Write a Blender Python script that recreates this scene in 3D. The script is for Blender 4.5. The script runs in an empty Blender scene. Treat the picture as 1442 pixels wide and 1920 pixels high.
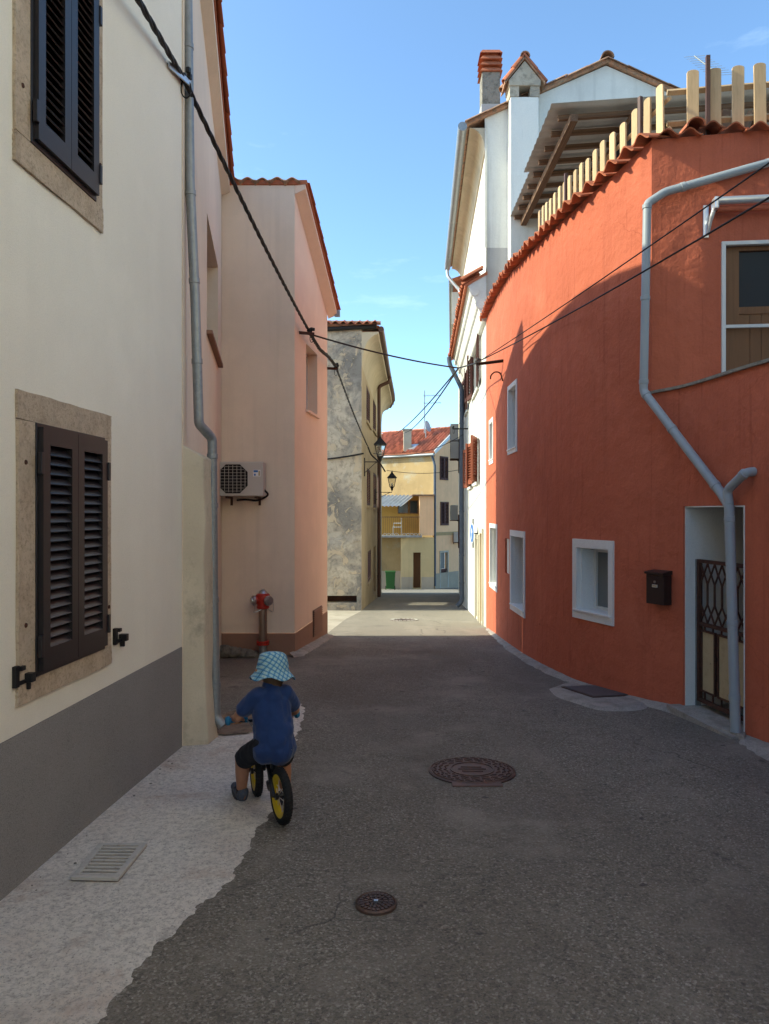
import bpy, bmesh, math, random
from mathutils import Vector as V, Matrix
random.seed(7)
sc = bpy.context.scene
COL = sc.collection
R = math.radians
# ------------------------------------------------------------------ camera, sky, sun, exposure
H = 1.6                      # eye height above the ground under the camera
FPX = 1390.0                 # focal length in pixels of the 1442 x 1920 frame
cd = bpy.data.cameras.new('camera'); cam = bpy.data.objects.new('camera', cd); COL.objects.link(cam)
cam.location = (0, 0, H); cam.rotation_euler = (R(90), 0, 0)
cd.sensor_fit = 'HORIZONTAL'; cd.sensor_width = 36; cd.lens = 36 * FPX / 1442
cd.clip_start = 0.05; cd.clip_end = 2000
sc.camera = cam
SUN_ELEV, SUN_DIR = 33.0, (1.0, 0.0)         # light travels along +X (from the left)
w = bpy.data.worlds.new('World'); sc.world = w; w.use_nodes = True
nt = w.node_tree; nt.nodes.clear()
sky = nt.nodes.new('ShaderNodeTexSky'); sky.sky_type = 'NISHITA'; sky.sun_disc = False
sky.sun_elevation = R(SUN_ELEV); sky.sun_rotation = R(270)
sky.air_density = 0.62; sky.dust_density = 0.8; sky.ozone_density = 4.5; sky.altitude = 0
bg = nt.nodes.new('ShaderNodeBackground'); bg.inputs[1].default_value = 0.15
wo = nt.nodes.new('ShaderNodeOutputWorld')
# thin procedural clouds over the whole dome
tc = nt.nodes.new('ShaderNodeTexCoord'); mp = nt.nodes.new('ShaderNodeMapping'); mp.inputs['Scale'].default_value = (1.6, 1.6, 6.5)
mp.inputs['Location'].default_value = (0.35, 0.1, 0.3)
nz = nt.nodes.new('ShaderNodeTexNoise'); nz.inputs['Scale'].default_value = 2.2; nz.inputs['Detail'].default_value = 8; nz.inputs['Roughness'].default_value = 0.6
cr = nt.nodes.new('ShaderNodeValToRGB'); cr.color_ramp.elements[0].position = 0.60; cr.color_ramp.elements[1].position = 0.95
cr.color_ramp.elements[1].color = (0.4, 0.4, 0.4, 1)
mx = nt.nodes.new('ShaderNodeMix'); mx.data_type = 'RGBA'
mx.inputs['B'].default_value = (3.6, 4.2, 4.9, 1)
L = nt.links.new
L(tc.outputs['Generated'], mp.inputs[0]); L(mp.outputs[0], nz.inputs['Vector']); L(nz.outputs['Fac'], cr.inputs[0])
L(cr.outputs[0], mx.inputs['Factor']); L(sky.outputs[0], mx.inputs['A']); L(mx.outputs['Result'], bg.inputs[0]); L(bg.outputs[0], wo.inputs[0])
sd = bpy.data.lights.new('sun', 'SUN'); sd.energy = 2.0; sd.angle = R(0.53); sd.color = (1.0, 0.93, 0.82)
so = bpy.data.objects.new('sun', sd); COL.objects.link(so); so.location = (-20, 0, 20)
_d = V((SUN_DIR[0] * math.cos(R(SUN_ELEV)), SUN_DIR[1] * math.cos(R(SUN_ELEV)), -math.sin(R(SUN_ELEV))))
so.rotation_euler = _d.to_track_quat('-Z', 'Y').to_euler()
vs = sc.view_settings; vs.view_transform = 'Standard'; vs.look = 'None'; vs.exposure = 1.75; vs.gamma = 1.0; vs.use_curve_mapping = False
vs.use_white_balance = True; vs.white_balance_temperature = 7000; vs.white_balance_tint = -5   # the camera's white balance
sc.cycles.max_bounces = 10; sc.cycles.diffuse_bounces = 6
sc.cycles.use_denoising = True

# ------------------------------------------------------------------ helpers
GP = [(-8, 1.56), (0, 1.60), (3, 1.65), (5.4, 1.71), (7, 1.80), (8.5, 1.86), (10, 1.93), (12.5, 2.06), (16, 2.32), (20, 2.60), (30, 3.36), (40, 4.15), (60, 5.5), (90, 6.5)]
def _drop(y):
    if y <= GP[0][0]: return GP[0][1]
    for (a, da), (b, db) in zip(GP, GP[1:]):
        if y <= b: return da + (db - da) * (y - a) / (b - a)
    return GP[-1][1]
def gz(y):                                   # ground height, a little smoothed
    return H - sum(_drop(y + k * 0.4) for k in range(-3, 4)) / 7
def P(px, py, Y):                            # the point that is seen at a pixel, at depth Y
    return V(((px - 721) * Y / FPX, Y, (960 - py) * Y / FPX + H))
def G(px, py, lift=0.0):                     # the ground point that is seen at a pixel
    lo, hi = 0.6, 70
    for _ in range(50):
        m = (lo + hi) / 2
        if 960 + FPX * (H - gz(m)) / m > py: lo = m
        else: hi = m
    return V(((px - 721) * lo / FPX, lo, gz(lo) + lift))

class MB:
    def __init__(s): s.v = []; s.f = []
    def quad(s, a, b, c, d):
        n = len(s.v); s.v += [tuple(a), tuple(b), tuple(c), tuple(d)]; s.f.append((n, n+1, n+2, n+3)); return s
    def poly(s, pts):
        n = len(s.v); s.v += [tuple(p) for p in pts]; s.f.append(tuple(range(n, n+len(pts)))); return s
    def box(s, c, sx, sy, sz, U=V((1,0,0)), W=V((0,1,0)), Z=V((0,0,1))):
        c = V(c); n = len(s.v)
        for i in (-.5, .5):
            for j in (-.5, .5):
                for k in (-.5, .5): s.v.append(tuple(c + U*(i*sx) + W*(j*sy) + Z*(k*sz)))
        s.f += [tuple(n+q for q in f) for f in ((0,1,3,2),(4,6,7,5),(0,4,5,1),(2,3,7,6),(0,2,6,4),(1,5,7,3))]; return s
    def prism(s, pts, ext):                  # polygon extruded by a vector
        n = len(s.v); m = len(pts); ext = V(ext)
        s.v += [tuple(p) for p in pts] + [tuple(V(p) + ext) for p in pts]
        s.f.append(tuple(range(n, n+m))); s.f.append(tuple(n+m+i for i in reversed(range(m))))
        for i in range(m): s.f.append((n+i, n+m+i, n+m+(i+1) % m, n+(i+1) % m))
        return s
    def tube(s, path, r, n=10, caps=True, closed=False):
        path = [V(p) for p in path]; m = len(path)
        rr = r if isinstance(r, (list, tuple)) else [r]*m
        base = len(s.v); ref = None
        for i, p in enumerate(path):
            if closed: t = path[(i+1) % m] - path[i-1]
            else: t = path[min(i+1, m-1)] - path[max(i-1, 0)]
            t.normalize()
            if ref is None:
                ref = V((0,0,1)) if abs(t.z) < .9 else V((1,0,0))
            a = (ref - t * ref.dot(t)).normalized(); b = t.cross(a); ref = a
            for k in range(n):
                q = 2*math.pi*k/n
                s.v.append(tuple(p + (a*math.cos(q) + b*math.sin(q)) * rr[i]))
        for i in range(m if closed else m-1):
            for k in range(n):
                i2 = (i+1) % m
                s.f.append((base+i*n+k, base+i*n+(k+1) % n, base+i2*n+(k+1) % n, base+i2*n+k))
        if caps and not closed:
            s.f.append(tuple(base+k for k in reversed(range(n)))); s.f.append(tuple(base+(m-1)*n+k for k in range(n)))
        return s
    def lathe(s, prof, c, axis=V((0,0,1)), n=20, close=True):   # prof: (radius, height)
        c = V(c); axis = V(axis).normalized(); ref = V((1,0,0)) if abs(axis.x) < .9 else V((0,1,0))
        a = (ref - axis*ref.dot(axis)).normalized(); b = axis.cross(a); base = len(s.v)
        for r, h in prof:
            for k in range(n):
                q = 2*math.pi*k/n; s.v.append(tuple(c + axis*h + (a*math.cos(q) + b*math.sin(q))*r))
        for i in range(len(prof)-1):
            for k in range(n):
                s.f.append((base+i*n+k, base+i*n+(k+1) % n, base+(i+1)*n+(k+1) % n, base+(i+1)*n+k))
        if close:
            s.f.append(tuple(base+k for k in reversed(range(n)))); s.f.append(tuple(base+(len(prof)-1)*n+k for k in range(n)))
        return s
    def mesh(s, name, mat, smooth=35, bevel=0):
        me = bpy.data.meshes.new(name); me.from_pydata(s.v, [], s.f); me.update()
        bm = bmesh.new(); bm.from_mesh(me)
        bmesh.ops.remove_doubles(bm, verts=bm.verts, dist=1e-5)
        if bevel:
            ed = [e for e in bm.edges if len(e.link_faces) == 2 and e.calc_face_angle(0) > .6]
            bmesh.ops.bevel(bm, geom=ed, offset=bevel, segments=2, affect='EDGES', profile=.6)
        bmesh.ops.recalc_face_normals(bm, faces=bm.faces)
        bm.to_mesh(me); bm.free()
        if mat: me.materials.append(mat)
        if smooth:
            for p in me.polygons: p.use_smooth = True
            me.set_sharp_from_angle(angle=R(smooth))
        return me
    def build(s, name, mat, parent=None, smooth=35, bevel=0):
        return link(name, s.mesh(name, mat, smooth, bevel), parent)

def link(name, me, parent=None, M=None):
    o = bpy.data.objects.new(name, me); COL.objects.link(o)
    if M is not None: o.matrix_basis = M
    if parent is not None:
        o.parent = parent
        if parent.type == 'EMPTY': o.matrix_parent_inverse = Matrix.Translation(-parent.location)
    return o
def tag(o, label, cat, group=None):
    o['label'] = label; o['category'] = cat
    if group: o['group'] = group
    return o
def thing(name, label, cat, loc, group=None):
    o = bpy.data.objects.new(name, None); COL.objects.link(o); o.location = loc; o.empty_display_size = .1
    return tag(o, label, cat, group)
def struct(o): o['kind'] = 'structure'; return o
_pc = {}
def piece(name, mat, parent, c, U, W, Z, su, sw, sz):   # a box piece that shares its mesh with its kind
    k = (name, mat.name)
    if k not in _pc:
        _pc[k] = MB().box((0,0,0), 1, 1, 1).mesh(name, mat, smooth=0)
    M = Matrix.Identity(4); c = V(c)
    for i in range(3): M[i][0] = U[i]*su; M[i][1] = W[i]*sw; M[i][2] = Z[i]*sz; M[i][3] = c[i]
    return link(name, _pc[k], parent, M)
ZA = V((0,0,1))
class Fr:                                    # a frame on a wall: u along, d outwards, z up (world z)
    def __init__(s, o, U, N): s.o = V((o[0], o[1], 0)); s.U = U; s.N = N
    def p(s, u, d, z): return s.o + s.U*u + s.N*d + ZA*z
    def box(s, mb, u0, u1, d0, d1, z0, z1):
        return mb.box(s.p((u0+u1)/2, (d0+d1)/2, (z0+z1)/2), u1-u0, d1-d0, z1-z0, s.U, s.N, ZA)
class Wall:
    def __init__(s, pts, side):
        s.pts = [V((p[0], p[1])) for p in pts]; s.side = side; s.us = [0]
        for a, b in zip(s.pts, s.pts[1:]): s.us.append(s.us[-1] + (b-a).length)
        s.len = s.us[-1]
    def _seg(s, u):
        for i in range(len(s.us)-1):
            if u <= s.us[i+1]: return i
        return len(s.us)-2
    def pos(s, u):
        i = s._seg(u); t = (u - s.us[i]) / (s.us[i+1] - s.us[i]); return s.pts[i].lerp(s.pts[i+1], t) if 0 <= t <= 1 else s.pts[i] + (s.pts[i+1]-s.pts[i])*t
    def tan(s, u):
        a = s.pos(max(0, u-.12)); b = s.pos(min(s.len, u+.12)); d = (b-a).normalized(); return V((d.x, d.y, 0))
    def nrm(s, u):
        t = s.tan(u); return V((t.y, -t.x, 0)) * s.side
    def fr(s, u):
        p = s.pos(u); return Fr(p, s.tan(u), s.nrm(u))
    def upx(s, px):
        k = (px-721)/FPX; best = None
        for i, (a, b) in enumerate(zip(s.pts, s.pts[1:])):
            d = b-a; den = d.x - k*d.y
            if abs(den) < 1e-9: continue
            t = (k*a.y - a.x)/den
            if -.001 <= t <= 1.001 and (a+d*t).y > .3: return s.us[i] + t*d.length
            e = min(abs(t), abs(t-1))
            if (a+d*t).y > .3 and (best is None or e < best[0]): best = (e, s.us[i] + t*d.length)
        return best[1]
    def zpx(s, u, py): return (960-py)*s.pos(u).y/FPX + H
    def px(s, px, py): u = s.upx(px); return u, s.zpx(u, py)
    def rect(s, x0, x1, y0, y1):             # pixel box -> u0,u1,z0,z1 (heights read at the box's middle)
        a, b = sorted((s.upx(x0), s.upx(x1))); m = (a+b)/2
        return a, b, s.zpx(m, y1), s.zpx(m, y0)
    def mesh(s, mb, ztop, zbot, holes=(), step=.6, dz=.0):
        ft = ztop if callable(ztop) else (lambda u: ztop)
        fb = zbot if callable(zbot) else (lambda u: zbot)
        us = set(round(u, 4) for u in s.us)
        for h in holes: us |= {round(h[0], 4), round(h[1], 4)}
        us = sorted(us); ext = []
        for a, b in zip(us, us[1:]):
            n = max(1, int((b-a)/step)); ext += [a + (b-a)*k/n for k in range(n)]
        us = ext + [us[-1]]
        zs = sorted({round(z, 4) for h in holes for z in h[2:4]})
        K = len(zs)+2
        def vt(u, k):
            z = fb(u) if k == 0 else ft(u) if k == K-1 else zs[k-1]
            p = s.pos(u); return V((p.x, p.y, z))
        def hole(i, k):
            if i < 0 or i >= len(us)-1 or k <= 0 and False: return None
            um = (us[i]+us[i+1])/2
            z0 = -1e9 if k == 0 else zs[k-1]; z1 = 1e9 if k == K-2 else zs[k] if k < K-2 else 1e9
            for h in holes:
                if h[0] <= um <= h[1] and z0 >= h[2]-1e-3 and z1 <= h[3]+1e-3: return h
            return None
        for i in range(len(us)-1):
            for k in range(K-1):
                h = hole(i, k)
                a, b, c, d = vt(us[i], k), vt(us[i+1], k), vt(us[i+1], k+1), vt(us[i], k+1)
                if not h: mb.quad(a, b, c, d); continue
                n = -s.nrm((h[0]+h[1])/2) * h[4]
                if hole(i-1, k) is not h: mb.quad(a, d, d+n, a+n)
                if hole(i+1, k) is not h: mb.quad(b, c, c+n, b+n)
                if k == 0 or hole(i, k-1) is not h: mb.quad(a, b, b+n, a+n)
                if hole(i, k+1) is not h: mb.quad(d, c, c+n, d+n)
        return mb

# ------------------------------------------------------------------ materials
def lin(r, g, b):
    f = lambda c: (c/255/12.92 if c <= 10 else ((c/255+.055)/1.055)**2.4)
    return (f(r), f(g), f(b), 1)
class Mat:
    def __init__(s, name, col, rough=.8, metal=0, spec=.3):
        s.m = bpy.data.materials.new(name); s.m.use_nodes = True; s.t = s.m.node_tree; s.b = s.t.nodes['Principled BSDF']
        s.b.inputs['Base Color'].default_value = tuple(col[:3]) + (1,); s.b.inputs['Roughness'].default_value = rough
        s.b.inputs['Metallic'].default_value = metal; s.b.inputs['Specular IOR Level'].default_value = spec
        s.c = None; s.h = None; s.base = tuple(col[:3]) + (1,)
        s.co = s.n('ShaderNodeTexCoord').outputs['Object']
    def n(s, k): return s.t.nodes.new(k)
    def l(s, a, b): s.t.links.new(a, b)
    def noise(s, scale, detail=4, rough=.55, stretch=None, dist=0):
        x = s.n('ShaderNodeTexNoise'); x.inputs['Scale'].default_value = scale; x.inputs['Detail'].default_value = detail; x.inputs['Roughness'].default_value = rough; x.inputs['Distortion'].default_value = dist
        if stretch:
            m = s.n('ShaderNodeMapping'); m.inputs['Scale'].default_value = stretch; s.l(s.co, m.inputs[0]); s.l(m.outputs[0], x.inputs['Vector'])
        else: s.l(s.co, x.inputs['Vector'])
        return x.outputs['Fac']
    def voro(s, scale, feat='F1', out='Distance'):
        x = s.n('ShaderNodeTexVoronoi'); x.feature = feat; x.inputs['Scale'].default_value = scale; s.l(s.co, x.inputs['Vector']); return x.outputs[out]
    def ramp(s, src, a, b, lo=0, hi=1):
        x = s.n('ShaderNodeMapRange'); x.inputs[1].default_value = a; x.inputs[2].default_value = b; x.inputs[3].default_value = lo; x.inputs[4].default_value = hi; s.l(src, x.inputs[0]); return x.outputs[0]
    def mul(s, a, b):
        x = s.n('ShaderNodeMath'); x.operation = 'MULTIPLY'; s.l(a, x.inputs[0])
        if hasattr(b, 'is_linked'): s.l(b, x.inputs[1])
        else: x.inputs[1].default_value = b
        return x.outputs[0]
    def mix(s, fac, col):                   # lay a colour over what is there
        x = s.n('ShaderNodeMix'); x.data_type = 'RGBA'; x.clamp_factor = True
        if s.c is None: x.inputs['A'].default_value = s.base
        else: s.l(s.c, x.inputs['A'])
        x.inputs['B'].default_value = tuple(col[:3]) + (1,)
        if hasattr(fac, 'is_linked'): s.l(fac, x.inputs['Factor'])
        else: x.inputs['Factor'].default_value = fac
        s.c = x.outputs['Result']; s.l(s.c, s.b.inputs['Base Color']); return s
    def bump(s, src, strength=.3, dist=.01):
        x = s.n('ShaderNodeBump'); x.inputs['Strength'].default_value = strength; x.inputs['Distance'].default_value = dist
        s.l(src, x.inputs['Height'])
        if s.h is not None: s.l(s.h, x.inputs['Normal'])
        s.h = x.outputs[0]; s.l(s.h, s.b.inputs['Normal']); return s
    def crack(s, scale, width, lo=.5, hi=.6, warp=.25, mask=.6):     # thin wandering lines, broken up by a mask
        nv = s.n('ShaderNodeTexNoise'); nv.inputs['Scale'].default_value = scale*3; nv.inputs['Detail'].default_value = 6; s.l(s.co, nv.inputs['Vector'])
        va = s.n('ShaderNodeVectorMath'); va.operation = 'MULTIPLY_ADD'; s.l(nv.outputs['Color'], va.inputs[0]); va.inputs[1].default_value = (warp/scale,)*3; s.l(s.co, va.inputs[2])
        x = s.n('ShaderNodeTexVoronoi'); x.feature = 'DISTANCE_TO_EDGE'; x.inputs['Scale'].default_value = scale; s.l(va.outputs[0], x.inputs['Vector'])
        return s.mul(s.ramp(x.outputs['Distance'], 0, width*scale, 1, 0), s.ramp(s.noise(mask, 3), lo, hi))
    def rough(s, src, a, b, lo, hi): s.l(s.ramp(src, a, b, lo, hi), s.b.inputs['Roughness']); return s
    def randomise(s, lo, hi):
        oi = s.n('ShaderNodeObjectInfo'); x = s.n('ShaderNodeHueSaturation')
        if s.c is not None: s.l(s.c, x.inputs['Color'])
        else: x.inputs['Color'].default_value = s.base
        s.l(s.ramp(oi.outputs['Random'], 0, 1, lo, hi), x.inputs['Value']); s.c = x.outputs[0]; s.l(s.c, s.b.inputs['Base Color']); return s
def sc_(c, k): return tuple(min(1, v*k) for v in c[:3])
def plaster(name, col, dark=.8, light=1.1, streak=.35, grain=160, bump=.25, wave=.25, rough=.9):
    m = Mat(name, col, rough, spec=.2)
    m.mix(m.ramp(m.noise(.7, 5), .4, .75), sc_(col, dark)); m.mix(m.ramp(m.noise(2.3, 6), .5, .8, 0, .8), sc_(col, light))
    m.mix(m.ramp(m.noise(3.0, 5, .6, (2.2, 2.2, .12)), .52, .8, 0, streak), sc_(col, dark*.85))
    m.mix(m.ramp(m.noise(grain, 2), .45, .7, 0, .28), sc_(col, .72))
    m.bump(m.noise(grain, 3, .6), bump, .004); m.bump(m.noise(5, 5, .6), wave, .03)
    return m
M = {}
RED = (.50, .135, .075)
m = plaster('red_plaster', RED, .80, 1.14, .55, 70, .35, .7)
m.mix(m.ramp(m.noise(1.1, 7, .7, (1, 1, .6), .8), .55, .75, 0, .45), (.60, .20, .12)); m.mix(m.ramp(m.noise(6, 6, .7, (2.5, 2.5, .1)), .57, .70, 0, .55), (.29, .068, .038)); m.mix(m.mul(m.crack(.7, .003, .52, .6), .6), (.25, .055, .03)); m.bump(m.noise(2.2, 4, .6), .5, .06)
m.bump(m.ramp(m.noise(18, 6, .65, (1, 1, .7)), .45, .8), .35, .012); M['red'] = m.m
M['a_wall'] = plaster('cream_render', (.82, .79, .69), .93, 1.06, .15, 190, .6, .08).m
m = Mat('grey_plinth', (.27, .262, .262), .85); m.mix(m.ramp(m.noise(260, 2), .45, .62), (.15, .146, .146)); m.mix(m.ramp(m.voro(330), .0, .3, .35, 0), (.34, .32, .31)); m.mix(m.ramp(m.noise(1.2, 5), .45, .8, 0, .5), (.33, .32, .315)); m.bump(m.noise(260, 2), .6, .004); M['a_plinth'] = m.m
M['b_wall'] = plaster('beige_pink_render', (.76, .645, .515), .9, 1.07, .3, 150, .4, .2).m
M['butt'] = None
m = plaster('buttress_render', (.62, .54, .41), .75, 1.1, .5, 90, .5, .6); m.mix(m.ramp(m.noise(2.5, 7, .7), .55, .7, 0, .7), (.26, .23, .18)); m.mix(m.ramp(m.voro(14), .0, .07, .5, 0), (.2, .17, .13)); M['butt'] = m.m
M['p_wall'] = plaster('pink_render', (.80, .60, .465), .92, 1.08, .35, 140, .5, .12).m
M['p_front'] = plaster('beige_render', (.80, .655, .525), .86, 1.08, .45, 140, .5, .12).m
M['p_plinth'] = plaster('brown_plinth', (.30, .17, .12), .85, 1.1, .3, 120, .3, .2).m
m = Mat('old_plaster', (.54, .47, .36), .95, spec=.15)
m.mix(m.ramp(m.noise(.9, 7, .65), .42, .62), (.40, .34, .255)); m.mix(m.ramp(m.noise(1.1, 8, .7, (1, 1, .8), .6), .44, .60, 0, .95), (.22, .205, .18))
m.mix(m.ramp(m.noise(7, 8, .75), .5, .68, 0, .7), (.12, .105, .085)); m.mix(m.ramp(m.noise(2.6, 8, .62, None, 1.2), .58, .61, 0, .85), (.52, .42, .29))
m.mix(m.ramp(m.noise(.55, 6, .6, (1, 1, 1.4)), .58, .68, 0, .6), (.48, .45, .40))
m.bump(m.ramp(m.noise(2.6, 8, .62, None, 1.2), .55, .6), .7, .02); m.bump(m.noise(40, 5, .7), .5, .01); M['c_front'] = m.m
M['c_side'] = plaster('worn_ochre_plaster', (.48, .375, .245), .7, 1.15, .8, 80, .5, .4).m
M['c_cove'] = plaster('cove_plaster', (.53, .45, .325), .72, 1.1, .6, 60, .5, .4).m
m = plaster('ochre_plaster', (.43, .30, .145), .8, 1.1, .5, 60, .4, .4); m.mix(m.ramp(m.noise(.6, 6, .6), .56, .66, 0, .8), (.40, .38, .30)); m.mix(m.ramp(m.noise(1.5, 7, .7, (1, 1, .5)), .56, .75, 0, .8), (.24, .17, .09)); M['d_ochre'] = m.m
M['d_yellow'] = plaster('yellow_plaster', (.46, .27, .07), .85, 1.08, .3, 60, .3, .3).m
M['d_sand'] = plaster('sand_plaster', (.60, .43, .215), .86, 1.08, .45, 60, .3, .3).m
M['d_peach'] = plaster('peach_plaster', (.90, .52, .28), .86, 1.08, .45, 60, .3, .3).m
M['d_band'] = plaster('grey_base_plaster', (.44, .35, .25), .8, 1.1, .5, 60, .3, .3).m
M['f_white'] = plaster('white_limewash', (.70, .685, .62), .76, 1.06, .85, 70, .35, .4).m
M['f_grey'] = plaster('raw_cement', (.42, .41, .39), .85, 1.1, .4, 60, .4, .3).m
M['white'] = plaster('white_paint', (.74, .74, .72), .93, 1.03, .2, 80, .25, .4, .7).m
M['e_wall'] = plaster('pale_yellow_render', (.66, .60, .46), .85, 1.05, .5, 70, .35, .3).m
m = Mat('limestone', (.60, .49, .37), .9); m.mix(m.ramp(m.noise(9, 7, .7), .42, .7), (.42, .33, .24)); m.mix(m.ramp(m.noise(60, 5, .7), .5, .72, 0, .7), (.18, .145, .105)); m.mix(m.ramp(m.noise(2.2, 5, .6), .5, .8, 0, .8), (.50, .43, .34)); m.bump(m.noise(45, 8, .75), .8, .012); m.bump(m.noise(180, 3), .4, .004); m.randomise(.9, 1.08); M['stone'] = m.m
m = Mat('rubble_stone', (.30, .27, .22), .95); m.mix(m.ramp(m.noise(9, 6, .7), .45, .7), (.13, .12, .095)); m.bump(m.noise(25, 8, .7), .9, .03); m.randomise(.7, 1.15); M['rubble'] = m.m
m = Mat('asphalt', (.205, .180, .146), .85, spec=.22)
m.mix(m.ramp(m.voro(112, out='Color'), .62, .9, 0, .85), (.43, .395, .34)); m.mix(m.ramp(m.voro(61, out='Color'), .72, .8, 0, .6), (.10, .09, .075))
m.mix(m.ramp(m.noise(75, 5, .9), .49, .62, 0, .9), (.05, .044, .038)); m.mix(m.ramp(m.noise(.45, 5, .6, (1.4, .6, 1)), .42, .62, 0, .6), (.125, .106, .088)); m.mix(m.ramp(m.noise(1.4, 6, .65), .52, .66, 0, .6), (.275, .245, .205))
m.mix(m.ramp(m.noise(.8, 6, .7, (2.6, .35, 1)), .55, .72, 0, .45), (.25, .22, .18))
m.mix(m.ramp(m.noise(3.4, 4, .6, (1.2, 1, 1)), .66, .72, 0, .75), (.07, .062, .055)); m.mix(m.mul(m.crack(.55, .006, .48, .6), .8), (.035, .032, .03)); m.mix(m.ramp(m.noise(9, 3, .5), .72, .76, 0, .8), (.06, .055, .052))
m.bump(m.voro(112), .8, .007); m.bump(m.noise(30, 6, .7), .45, .008); m.bump(m.noise(1.3, 3), .25, .03); m.rough(m.noise(.9, 4), .35, .65, .66, .9); M['asphalt'] = m.m
m = Mat('pale_asphalt', (.27, .24, .195), .9, spec=.2); m.mix(m.ramp(m.noise(55, 5, .8), .48, .66, 0, .7), (.13, .115, .095)); m.mix(m.ramp(m.noise(.8, 6, .65, (2, .5, 1)), .48, .7, 0, .5), (.36, .32, .26)); m.mix(m.ramp(m.noise(1.3, 6, .7), .56, .7, 0, .6), (.15, .135, .115)); m.mix(m.mul(m.crack(.6, .012, .48, .6), .7), (.06, .055, .05)); m.bump(m.noise(40, 6, .7), .5, .01); M['pale_asphalt'] = m.m
m = Mat('pale_apron', (.72, .66, .58), .9, spec=.2)
m.mix(m.ramp(m.noise(1.5, 6, .65), .5, .72, 0, .55), (.50, .37, .30)); m.mix(m.ramp(m.noise(38, 6, .8), .46, .66, 0, 1.0), (.36, .325, .29)); m.mix(m.ramp(m.voro(120, out='Color'), .5, 1, 0, .5), (.66, .63, .59)); m.mix(m.ramp(m.noise(1.1, 5, .6), .58, .72, 0, .5), (.38, .345, .31))
m.mix(m.ramp(m.noise(2.6, 7, .7), .57, .68, 0, .6), (.46, .33, .25)); m.mix(m.ramp(m.noise(4.5, 7, .75), .58, .68, 0, .6), (.34, .31, .28)); m.mix(m.ramp(m.noise(90, 3, .7), .58, .66, 0, .8), (.24, .215, .19)); m.mix(m.mul(m.crack(.9, .004, .5, .6), .7), (.2, .17, .15))
m.bump(m.noise(70, 5, .8), .8, .01); m.bump(m.noise(5, 6, .6), .5, .03); M['apron'] = m.m
m = Mat('cement', (.36, .33, .295), .92); m.mix(m.ramp(m.noise(6, 7, .7), .45, .7), (.22, .195, .17)); m.mix(m.ramp(m.noise(70, 3), .5, .7, 0, .6), (.17, .155, .14)); m.bump(m.noise(25, 8, .7), .7, .02); M['cement'] = m.m
m = Mat('stone_paving', (.46, .41, .33), .9); m.mix(m.ramp(m.noise(2, 6, .65), .45, .7), (.30, .26, .20)); m.bump(m.noise(20, 6, .7), .5, .02); M['paving'] = m.m
m = Mat('terracotta', (.40, .125, .060), .85); m.mix(m.ramp(m.noise(14, 6, .7), .48, .72, 0, .75), (.22, .085, .05)); m.mix(m.ramp(m.noise(30, 6, .7), .56, .72, 0, .6), (.46, .27, .17)); m.bump(m.noise(60, 5, .7), .4, .006); m.randomise(.75, 1.25); M['tile'] = m.m
m = Mat('bright_terracotta', (.50, .18, .10), .85); m.mix(m.ramp(m.noise(14, 6, .7), .48, .72, 0, .6), (.25, .075, .045)); m.randomise(.6, 1.3); M['tile_new'] = m.m
m = Mat('weathered_terracotta', (.36, .19, .115), .9); m.mix(m.ramp(m.noise(12, 6, .7), .45, .65), (.16, .125, .09)); m.mix(m.ramp(m.noise(5, 6, .7), .52, .7, 0, .8), (.43, .33, .23)); m.bump(m.noise(50, 5, .7), .5, .008); m.randomise(.75, 1.2); M['tile_old'] = m.m
m = Mat('anthracite_wood', (.016, .014, .016), .4, spec=.5); m.mix(m.ramp(m.noise(8, 5, .6, (6, 6, .6)), .5, .8, 0, .5), (.026, .022, .023)); M['shutter'] = m.m
m = Mat('brown_shutter_wood', (.085, .03, .022), .7); m.mix(m.ramp(m.noise(12, 5, .7), .5, .75, 0, .7), (.045, .02, .016)); M['shutter_brown'] = m.m
m = Mat('russet_shutter_wood', (.24, .068, .035), .65); m.mix(m.ramp(m.noise(12, 5, .7), .5, .75, 0, .6), (.14, .045, .03)); M['shutter_russet'] = m.m
m = Mat('galvanised_zinc', (.27, .29, .30), .5, .55); m.mix(m.ramp(m.voro(40, out='Color'), .3, .9, 0, .5), (.19, .205, .215)); m.mix(m.ramp(m.noise(4, 6, .6, (1, 1, .3)), .5, .75, 0, .6), (.36, .36, .35)); M['zinc'] = m.m
m = Mat('grey_plastic_pipe', (.30, .335, .36), .42); m.mix(m.ramp(m.noise(6, 5, .6), .5, .8, 0, .35), (.24, .26, .27)); M['pvc'] = m.m
M['steel'] = Mat('dull_steel', (.45, .45, .45), .35, .9).m
M['alu'] = Mat('aluminium', (.62, .64, .66), .3, .7).m
m = Mat('rusty_iron', (.085, .04, .028), .85, .2); m.mix(m.ramp(m.noise(30, 6, .7), .5, .7), (.035, .02, .016)); m.bump(m.noise(80, 4), .4, .004); M['rust'] = m.m
m = Mat('brown_painted_metal', (.10, .05, .035), .5); m.mix(m.ramp(m.noise(10, 5), .5, .75, 0, .5), (.06, .03, .022)); M['brown_pipe'] = m.m
m = Mat('dark_painted_pipe', (.085, .10, .125), .6); m.mix(m.ramp(m.noise(6, 6, .6), .5, .75, 0, .6), (.15, .17, .19)); M['dark_pipe'] = m.m
M['black'] = Mat('black_iron', (.012, .012, .013), .5).m
m = Mat('black_cable', (.014, .012, .012), .6); M['cable'] = m.m
M['dark'] = Mat('dark_interior', (.012, .011, .010), .9).m
m = Mat('window_glass', (.02, .024, .027), .06, spec=.6); M['glass'] = m.m
m = Mat('lamp_glass', (.75, .72, .62), .08, spec=.5); m.b.inputs['Transmission Weight'].default_value = .85; m.b.inputs['IOR'].default_value = 1.1; M['lamp_glass'] = m.m
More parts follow.
